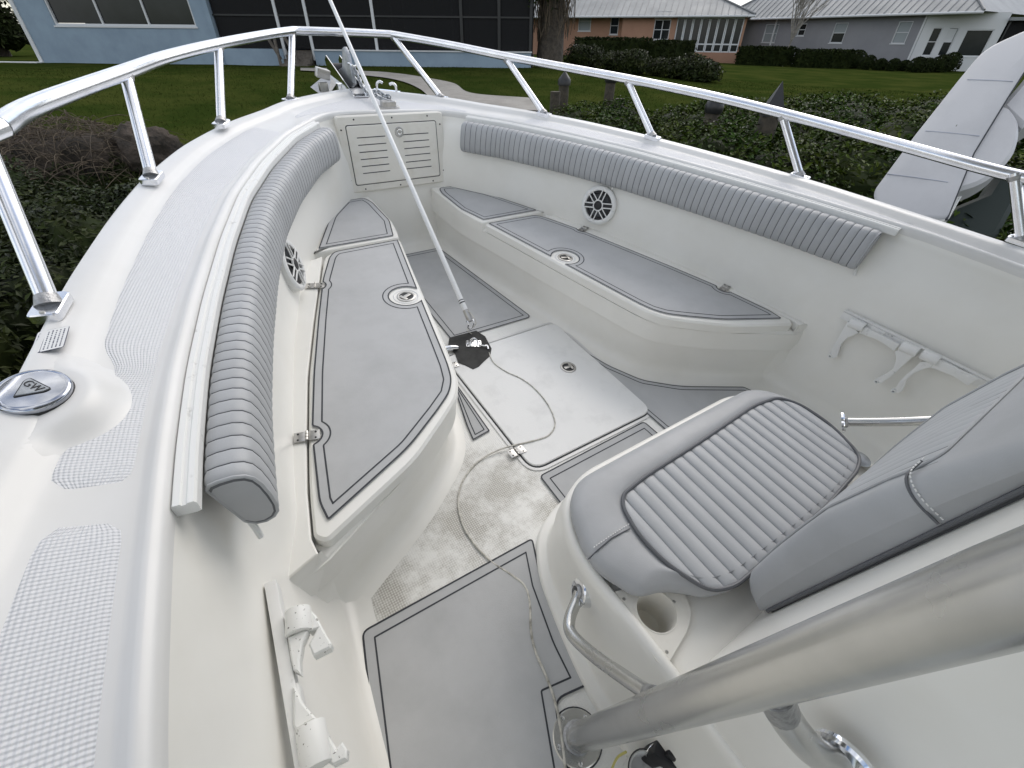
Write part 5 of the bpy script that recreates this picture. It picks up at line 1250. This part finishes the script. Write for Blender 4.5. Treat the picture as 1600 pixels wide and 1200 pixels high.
def hip_roof(fac, u0, u1, z, depth, over, rise, name='roof', m='roof', ridge_in=None, seams=.42, hip0=True, hip1=True):
    ri = ridge_in or depth*.5
    A = [fac.p(u0-over, z, over), fac.p(u1+over, z, over), fac.p(u1+over, z, -depth-over), fac.p(u0-over, z, -depth-over)]
    r0, r1 = fac.p(u0+(ri if hip0 else -over), z+rise, -depth/2), fac.p(u1-(ri if hip1 else -over), z+rise, -depth/2)
    b = MB(); b.add(A+[r0, r1], [(0, 1, 5, 4), (1, 2, 5), (2, 3, 4, 5), (3, 0, 4), (3, 2, 1, 0)]); ro_ = b.build(name, M[m], fac.r, smooth=False)
    b = MB(); n_ = max(2, int((u1-u0+2*over)/seams))
    for i in range(n_+1):
        t = i/n_; lo_ = A[0].lerp(A[1], t); u = lerp(u0-over, u1+over, t)
        s_ = 1.
        if hip0: s_ = min(s_, (u-(u0-over))/(ri+over))
        if hip1: s_ = min(s_, ((u1+over)-u)/(ri+over))
        if s_ < .02: continue
        top = lo_+(r0+(r1-r0)*0-A[0]).project(V((0, 0, 1)))*s_-fac.n*((depth/2+over)*s_)
        up_ = V((0, 0, .03)); b.tube([lo_+up_*.6, top+up_*.6], .022, 4)
    b.build('standing_seams', M['roofseam'], ro_, smooth=False); bpy.data.objects[ro_.name].children[0]['kind'] = 'stuff'
    b = MB(); b.tube([A[0]+V((0, 0, -.06))-fac.n*.02, A[1]+V((0, 0, -.06))-fac.n*.02], .07, 8); b.build('gutter', M['trim'], ro_)
    for q in ((A[0], r0), (A[1], r1)): b = MB(); b.tube([q[0]+V((0, 0, .04)), q[1]+V((0, 0, .04))], .06, 6); b.build('hip_cap', M['roofseam'], ro_)
    return ro_
# --- peach house
h2 = empty('peach_house', (31, 29, .35), 'peach house with a grey metal roof and a glazed sunroom', 'house')
f2 = Fac((27.49, 33.53), (34.33, 24.36), h2)
W2 = [(-0.28,3.09),(-0.15,1.83),(0.69,1.95),(2.17,2.93),(2.8,2.85),(2.32,1.88),(3.17,3.14),(4.73,3.21),(4.97,1.67),(5.46,2.74),(6.6,2.66),(5.64,1.59),(6.62,1.53),(7,2.84),(7.85,0.48),(11.44,0.35),(7.43,0.93),(11.29,0.87),(11.25,2.59),(11.8,2.69)]
g2 = .2; ez = (W2[7][1]+W2[19][1])/2
wl_ = [W2[0][0], W2[2][0], W2[3][0], W2[4][0], W2[6][0], W2[7][0], W2[9][0], W2[10][0], W2[13][0], W2[15][0]]
zt_ = W2[3][1]; zb_ = W2[5][1]
f2b = Fac((27.49+.0, 33.53), (34.33, 24.36), h2)
f2.wall(wl_[0]-6, g2-.3, wl_[4], ez, [(wl_[0], zb_+.2, wl_[1], zt_+.35), (wl_[2], zb_, wl_[3], zt_)], .2, M['wallpeach'])
f2.window(wl_[0], zb_+.2, wl_[1], zt_+.35, glass='blind', rows=2); f2.window(wl_[2], zb_, wl_[3], zt_, rows=2)
b = MB(); f2.box(b, wl_[4], g2-.3, wl_[4]+.2, ez, -.2, .6); b.build('return_wall', M['wallpeach'], h2, smooth=False)
zb2, zt2 = W2[11][1], W2[9][1]
b = MB()
class Off(Fac): pass
f2c = Fac((27.49+f2.n.x*.6, 33.53+f2.n.y*.6), (34.33+f2.n.x*.6, 24.36+f2.n.y*.6), h2)
f2c.wall(wl_[4]+.2, g2-.3, wl_[8], ez, [(wl_[6], zb2, wl_[7], zt2)], .2, M['wallpeach'])
f2c.window(wl_[6], zb2, wl_[7], zt2, panes=2, rows=2)
b = MB(); f2c.box(b, wl_[6]-.06, zt2+.05, wl_[7]+.06, zt2+.45, -.02, .12); b.build('shutter_box', M['trim'], h2, smooth=False)
zs0, zs1 = (W2[16][1]+W2[17][1])/2, ez-.12
b = MB(); f2c.box(b, wl_[8], g2-.3, wl_[9], zs0, -.2, 0); b.build('sunroom_base', M['wallpeach'], h2, smooth=False)
b = MB(); f2c.box(b, wl_[8], zs1, wl_[9], ez, -.2, .02); b.build('sunroom_head', M['trim'], h2, smooth=False)
for k in range(8):
    a = lerp(wl_[8], wl_[9], k/8); c = lerp(wl_[8], wl_[9], (k+1)/8)
    f2c.window(a+.01, zs0, c-.01, zs1, 1, 1, fr=.07, sill=False)
b = MB(); f2c.box(b, wl_[8], zs0+.42, wl_[9], zs0+.50, -.1, -.02); b.build('transom', M['trim'], h2, smooth=False)
b = MB(); f2c.box(b, wl_[9], g2-.3, wl_[9]+.15, ez, -6, 0); b.build('end_wall', M['wallpeach'], h2, smooth=False)
b = MB(); f2.box(b, wl_[0]-5, g2, wl_[9], ez, -6, -1.2); b.build('interior', M['dark'], h2, smooth=False)
hip_roof(f2c, wl_[0]-6, wl_[9], ez, 12, .55, 3.4, ridge_in=8)
# --- grey house
h3 = empty('grey_house', (39.5, 20, .1), 'long grey house with a pale metal roof behind round clipped bushes', 'house')
f3 = Fac((39.6, 34.0), (39.5, 14.0), h3)
W3 = [(8.11,2.65),(8.54,1.52),(9.02,2.59),(9.13,1.52),(13.19,2.63),(13.2,1.51),(14.05,2.62),(14.11,1.51),(17.13,2.6),(17.13,1.5),(17.9,2.61),(17.98,1.51),(10.62,2.68),(10.68,1.94),(11.21,2.63),(11.21,1.94),(18.38,2.7),(18.87,0.47),(19,2.53),(18.98,2.83),(6.97,2.78)]
e3 = (W3[19][1]+W3[0][1])/2+.25; zb3 = (W3[5][1]+W3[9][1])/2; zt3 = (W3[4][1]+W3[8][1])/2
uu = [(W3[2][0]+W3[3][0])/2, (W3[4][0]+W3[5][0])/2, (W3[6][0]+W3[7][0])/2, (W3[8][0]+W3[9][0])/2, (W3[10][0]+W3[11][0])/2, (W3[12][0]+W3[13][0])/2, (W3[14][0]+W3[15][0])/2, (W3[16][0]+W3[17][0])/2]
hol = [(uu[0]-1.1, zb3, uu[0], zt3), (uu[1], zb3, uu[2], zt3), (uu[3], zb3, uu[4], zt3), (uu[5], zb3+.4, uu[6], zt3)]
f3.wall(W3[20][0]-2.5, -.4, uu[7], e3, hol, .2, M['wallgrey'])
for i, h in enumerate(hol): f3.window(*h, rows=2, glass='pane' if i in (1, 3) else 'blind', blind='blind' if i == 1 else None)
b = MB(); f3.tb = 0; f3.box(b, uu[7]-.12, -.4, uu[7]-.02, e3, .0, .08); b.build('downpipe', M['trim'], h3, smooth=False)
b = MB(); f3.box(b, uu[5]-1.9, -.4, uu[5]-1.8, e3, .0, .08); b.build('downpipe', M['trim'], h3, smooth=False)
b = MB(); f3.box(b, W3[20][0]-2.3, -.4, uu[7]-.3, e3-.02, -11, -1.2); b.build('interior', M['dark'], h3, smooth=False)  # solid dark block, added to stop light leaking through to the window frames
hip_roof(f3, W3[20][0]-2.5, uu[7]+2.2, e3, 12, .6, 4.4, ridge_in=6)
# right end: set-back bay with narrow panes and a door
f3b = Fac((39.5, f3.p(uu[7], 0).y+h3.location.y), (41.5, f3.p(uu[7], 0).y+h3.location.y-3.4), h3)
f3b.wall(0, -.4, 3.9, e3, [(.5, .9, 1.0, 2.3), (1.3, .9, 1.8, 2.3), (2.2, .9, 3.5, 2.2)], .15, M['trim'], 'bay_wall')
f3b.window(.5, .9, 1.0, 2.3, rows=2); f3b.window(1.3, .9, 1.8, 2.3, rows=2, blind='trim'); f3b.window(2.2, .9, 3.5, 2.2)
b = MB(); f3b.box(b, 4.0, -.3, 8.5, 2.6, -.06, -.05); sc3 = b.build('pool_screen', M['screen'], h3, smooth=False)
for k in range(6): b = MB(); f3b.box(b, 4.0+k*.85, -.3, 4.08+k*.85, 2.7, -.12, -.0); b.build('screen_post', M['cap'], h3, smooth=False)
b = MB(); f3b.box(b, 3.9, 2.6, 7.5, 2.75, -4, .3); b.build('porch_roof', M['roof'], h3, smooth=False)
b = MB(); f3b.box(b, 4.0, -.3, 9, 2.6, -4, -3.9); b.build('porch_rear', M['dark'], h3, smooth=False)

# ---------------------------------------------------------------- clipped hedges, round bushes, trees
def block_hedge(label, p, q, th, h, n=2600, m_='leafdark', size=.16):
    p, q = V((p[0], p[1], 0)), V((q[0], q[1], 0)); d = q-p; L_ = d.length; e = d.normalized(); nn = V((e.y, -e.x, 0)); z0 = gz((p.x+q.x)/2, (p.y+q.y)/2)
    r = empty('clipped_hedge', ((p.x+q.x)/2, (p.y+q.y)/2, z0), label, 'hedge', 'clipped hedges along the house walls'); c = V((p.x+q.x, p.y+q.y, 0))/2
    b = MB()
    for i in range(n):
        u, v, z = random.random(), random.uniform(-.5, .5), random.random(); k = random.random()
        if k < .45: z = 1
        elif k < .9: v = math.copysign(.5, -1 if random.random() < .5 else 1)
        else: u = random.choice((0, 1))
        P = p+d*u+nn*v*th-c+V((0, 0, z*h*(1+.07*noise.noise(V((u*9, v, 2))))+random.gauss(0, .03)))+V((random.gauss(0, .05), random.gauss(0, .05), 0))
        leaf(b, P, size*random.uniform(.6, 1.3), V((random.gauss(0, 1), random.gauss(0, 1), random.gauss(.6, 1))), .55)
    b.build('foliage', M[m_], r, smooth=False)
    b = MB(); b.box((0, 0, h*.47), (L_*.98, th*.9, h*.93), 0, Matrix.Rotation(math.atan2(e.y, e.x), 3, 'Z')); b.build('inner_shade_core', M['leafdark'], r)  # solid dark block stands in for shade inside the hedge
hp = [(21.56,26.82,0.56),(26.64,25.73,0.42),(26.04,24.94,0.41),(30.87,25.81,0.34),(32.08,22.6,0.28),(34.53,20.31,0.22),(34.03,19.67,0.22),(36.53,17.59,0.19)]
block_hedge('dark clipped hedge below the narrow window of the peach house', hp[0], hp[1], 1.0, 1.1)
block_hedge('dark clipped hedge below the double window of the peach house', hp[2], hp[3], 1.0, 1.1)
block_hedge('dark clipped hedge at the left end of the grey house', hp[4], hp[5], 1.0, .95)
block_hedge('dark clipped hedge right of the bare tree on the grey house', hp[6], hp[7], 1.0, .9)
rb = [(37.07,17.41,0.19),(35.98,16.17,0.19),(35.95,15.43,0.19),(35.93,14.71,0.18),(36.73,14.42,0.18),(35.7,13.41,0.18),(36.37,13.18,0.18),(37.25,12.86,0.17),(38.91,12.96,0.17),(41.63,13.48,0.17),(44.8,14.01,0.17)]
rl = ['tall dark bush at the left end of the round bushes, by the clipped hedge', 'dark round bush right of the tall bush by the grey house', 'small round bush third from the clipped hedge', 'round bush left of the gap under the right window of the grey house', 'small round bush just right of the wall gap on the grey house', 'round bush below the downpipe at the corner of the grey house', 'round bush right of the downpipe corner', 'wide round bush below the narrow panes of the grey house', 'round bush in front of the bay door', 'pale round bush at the right end below the bay', 'last round bush beside the dark pool screen']
rs = [.62*q for q in (1.0, .75, .6, .62, .55, .75, .7, .85, .95, .8, .8)]
for p, l_, s_ in zip(rb, rl, rs):
    shrub('round_bush', l_, 'bush', [(V((p[0], p[1], gz(p[0], p[1])+s_*.62)), V((s_*1.0, s_*.95, s_*(.95 if s_ < 1 else 1.15))))], 900, .12, M['leafdark'], 'round clipped bushes along the grey house', .55, jit=.05, shell=(.93, 1.03))
mb = [(14.76,17.99,0.54),(14.39,15.79,0.48),(15.05,14.69,0.41),(15.64,13.6,0.35),(15.54,12.34,0.31)]
ml = ['loose green bush near the big tree trunk', 'loose green bush second along the lawn', 'loose green bush in the middle of the row on the lawn', 'loose green bush fourth along the lawn', 'loose shaggy green bush at the right end of the row on the lawn']
for p, l_ in zip(mb, ml):
    shrub('lawn_bush', l_, 'bush', bump(p[0], p[1], 1.25, 1.0, .75, 4), 2600, .13, M['leafmid'], 'loose bushes on the lawn', .35)
def tree(name, base, h, label, crown, m_, n, size, tr=.2, bark='bark', group=None):
    e = empty(name, tuple(base), label, 'tree', group)
    b = MB(); P = [V((0, 0, -.3)), V((.05, 0, h*.3)), V((-.05, .08, h*.6)), V((.05, 0, h*.85))]; b.tube(catmull(P, 5), tr, 12, rfun=lambda t: tr*(1.25-.85*t)); tk = b.build('trunk', M[bark], e)
    for i in range(7):
        a = i*2.4; s_ = P[2].lerp(P[3], i/7); b = MB(); t_ = s_+V((math.cos(a)*h*.3, math.sin(a)*h*.3, h*.18)); b.tube(catmull([s_, s_.lerp(t_, .5)+V((0, 0, .1)), t_], 4), tr*.3, 7, rfun=lambda t: tr*.35*(1-.8*t)); b.build('limb', M[bark], tk)
    if crown: foliage('crown', [(V(c), V(r)) for c, r in crown], n, size, M[m_], e, .4, core=name == 'side_tree', jit=.35, shell=(.35, 1.08))
    return e
bt = V([(12.051,17.051,0.813)][0])
e = tree('big_tree', (bt.x, bt.y, gz(bt.x, bt.y)), 7, 'big dark tree trunk hung with shaggy foliage between the blue and peach houses', [((0, 0, 6.5), (2.2, 2.2, 1.6)), ((-.5, -.1, 2.6), (.75, .8, 1.7)), ((.2, -.5, 2.9), (.6, .6, 1.5)), ((-.5, 0, 4.6), (.9, .9, 1.6)), ((.6, -.2, 4.4), (.7, .8, 1.7))], 'leafdark', 9000, .15, .45)
b = MB()
for i in range(650):
    a = random.uniform(0, 6.28); z = random.uniform(1.6, 5.2); r_ = random.uniform(.35, .9); p = V((math.cos(a)*r_, math.sin(a)*r_, z)); b.tube([p, p+V((random.gauss(0, .04), random.gauss(0, .04), -.35)), p+V((random.gauss(0, .08), random.gauss(0, .08), -random.uniform(.5, 1.1)))], .012, 3, caps=False)
b.build('hanging_moss', M['twig'], e)
bb = V([(33.92,20.35,0.23)][0])
e = empty('bare_tree', (bb.x, bb.y, gz(bb.x, bb.y)), 'small leafless pale tree in front of the grey house', 'tree')
b = MB(); random.seed(21)
def branch(p, d, ln, r_, depth):
    q = p+d*ln; b.tube([p, p.lerp(q, .5)+V((random.gauss(0, .03), random.gauss(0, .03), 0))*ln, q], r_, 6 if depth > 1 else 4, rfun=lambda t: r_*(1-.35*t), caps=False)
    if depth == 0: return
    for i in range(3 if depth > 1 else 4):
        nd = (d+V((random.gauss(0, .33), random.gauss(0, .33), random.gauss(.12, .12)))).normalized(); branch(p.lerp(q, random.uniform(.55, 1)), nd, ln*random.uniform(.62, .85), r_*.62, depth-1)
branch(V((0, 0, -.1)), V((.05, 0, 1)).normalized(), 1.7, .075, 1); 
for i in range(4): branch(V((.05, 0, 1.3)), V((math.cos(i*1.57)*.35, math.sin(i*1.57)*.35, 1)).normalized(), 1.15, .05, 4)
b.build('trunk', M['palebark'], e)
random.seed(5)
# trees behind the houses
for i, (px, l_) in enumerate(zip([(71.618,20.017,3.551),(69.836,20.729,3.036),(74.452,18.615,4.077)], ['dark tree behind the grey house at the right edge', 'dark tree between the grey house roof and the right edge', 'tall dark tree beyond the right edge of the houses'])):
    x, y, z = px; tree('background_tree', (x+3*i, y-1.5*i, gz(x, y)), 4.6+.6*i, l_, [((0, 0, 4.0), (1.8, 1.8, 1.5)), ((1.2, .6, 3.2), (1.4, 1.4, 1.2)), ((-1.1, -.5, 3.0), (1.4, 1.4, 1.2))], 'leafdark', 2600, .28, .2, group='trees behind the grey house')
lt = [(-6.31,36.524,1.316),(-7.629,37.845,1.8),(-5.32,36.788,2.321)]
for p, l_ in zip(lt, ['dark leafy tree left of the blue house', 'dark leafy tree at the far left edge', 'tall dark tree behind the corner of the blue house']):
    x, y, z = p; tree('side_tree', (x-1.6, y, gz(x, y)), 4.5, l_, [((0, 0, 3.2), (1.5, 1.5, 2.0)), ((-.6, -.8, 1.5), (1.5, 1.4, 1.6)), ((.5, -.3, 1.0), (1.0, 1.2, 1.0))], 'leafdark', 9000, .26, .2, group='trees left of the blue house')

# ---------------------------------------------------------------- upturned white dinghy beyond the starboard rail
dv = [(3.766,0.94,1.55),(3.563,1.016,1.486),(3.323,1.093,1.397),(3.13,1.083,1.246),(2.776,1.055,0.959),(2.454,1.018,0.686),(2.452,0.957,0.617),(2.507,0.875,0.568),(2.781,0.684,0.559),(3.053,0.802,0.884),(3.343,0.863,1.161)]
D = [V(p) for p in dv]; D0 = sum(D, V())/len(D)
dg = empty('upturned_dinghy', tuple(D0), 'white fibreglass dinghy hull propped up beyond the starboard rail', 'dinghy')
ex = (D[4]-D[5]).normalized(); nn = (CW-D0).normalized(); nn = (nn+V((0, 0, .22))).normalized(); nn = (nn-ex*nn.dot(ex)).normalized(); ey = nn.cross(ex)
DF_ = Matrix((ex, ey, nn)).transposed()
def dpl(p, h=0):
    # point of the hull plane seen along the ray through p
    d = (p-CW).normalized(); t = (D0+nn*h-CW).dot(nn)/d.dot(nn); return CW+d*t-D0
face = [dpl(p) for p in D]; loc2 = [(DF_.transposed() @ p) for p in face]; P2 = [(v.x, v.y) for v in loc2]
P2 = rounded(P2, [.012, .05, .10, .05, .05, .07, .03, .03, .03, .02, .02], 6)
Q2 = P2 if area(P2) > 0 else P2[::-1]; m2 = (sum(p[0] for p in Q2)/len(Q2), sum(p[1] for p in Q2)/len(Q2))
def shr(s_, z): return [DF_ @ V((lerp(m2[0], p[0], s_), lerp(m2[1], p[1], s_), z)) for p in Q2]
b = MB(); b.grid([list(r) for r in zip(*[shr(.6, -.14), shr(.9, -.10), shr(.985, -.02), shr(1, -.010), shr(.985, -.002), shr(.965, 0), shr(.5, .004), shr(.01, .005)])], close_u=True); b.build('hull_bottom', M['hullwhite'], dg, ang=60)
for s0, s1 in ((( 1386, 272), (1481, 284)), ((1446, 205), (1530, 213)), ((1511, 125), (1582, 128))):
    pass
for s0, s1 in ([(2.562,1.027,0.774),(2.858,0.796,0.736)], [(2.845,1.033,0.985),(3.111,0.836,0.963)], [(3.162,1.053,1.237),(3.391,0.894,1.23)]):
    a_, c_ = dpl(V(s0)), dpl(V(s1)); b = MB(); b.tube([a_+nn*.003, a_.lerp(c_, .5)+nn*.005, c_+nn*.003], .003, 6); b.build('moulding_line', M['bluegrey'], dg)
sv = [dpl(V(p)) for p in [(3.249,0.905,1.138),(3.346,0.838,1.136),(3.374,0.757,1.068),(3.348,0.703,0.99),(3.28,0.662,0.896),(3.16,0.658,0.805),(3.037,0.684,0.744),(2.828,0.773,0.69),(2.808,0.814,0.72),(3.03,0.854,0.925)]]; P3 = rounded([((DF_.transposed() @ p).x, (DF_.transposed() @ p).y) for p in sv], [.01, .04, .05, .05, .05, .05, .05, .02, .01, .0], 5)
b = MB(); q = MB(); q.slab(P3, -.16, -.022, 0, .02); b.v = [tuple(DF_ @ V(v)) for v in q.v]; b.f = q.f; b.m = q.m; b.build('topside_panel', M['hullwhite'], dg, ang=14)
sv = [dpl(V(p)) for p in [(2.748,0.72,0.574),(2.866,0.759,0.702),(2.975,0.711,0.728),(2.859,0.682,0.612)]]; b = MB(); q = MB(); q.slab([((DF_.transposed() @ p).x, (DF_.transposed() @ p).y) for p in sv], -.20, -.10, 0, .004); b.v = [tuple(DF_ @ V(v)) for v in q.v]; b.f = q.f; b.m = q.m; tr_ = b.build('transom', M['whiteworn'], dg)
sv = [dpl(V(p)) for p in [(2.842,0.707,0.627),(2.986,0.712,0.738),(3.196,0.64,0.811),(3.391,0.675,0.99),(3.471,0.523,0.882),(3.191,0.45,0.6),(2.952,0.515,0.498),(2.826,0.631,0.534)]]; b = MB(); q = MB(); q.slab([((DF_.transposed() @ p).x, (DF_.transposed() @ p).y) for p in sv], -.42, -.22, 0, .03); b.v = [tuple(DF_ @ V(v)) for v in q.v]; b.f = q.f; b.m = q.m; b.build('dark_cover', M['tarp'], dg)
sv = [dpl(V(p)) for p in [(3.337,0.861,1.155),(3.65,0.876,1.397),(3.698,0.659,1.195),(3.41,0.719,1.053),(3.384,0.774,1.093)]]; b = MB(); q = MB(); q.slab([((DF_.transposed() @ p).x, (DF_.transposed() @ p).y) for p in sv], -.26, -.06, 0, .02); b.v = [tuple(DF_ @ V(v)) for v in q.v]; b.f = q.f; b.m = q.m; b.build('inner_skin', M['hullwhite'], dg)
b = MB(); b.tube([dpl(D[k])-nn*.012+ex*.0 for k in (8, 9, 10, 0)], .007, 6); b.build('dark_edge', M['groove'], dg)
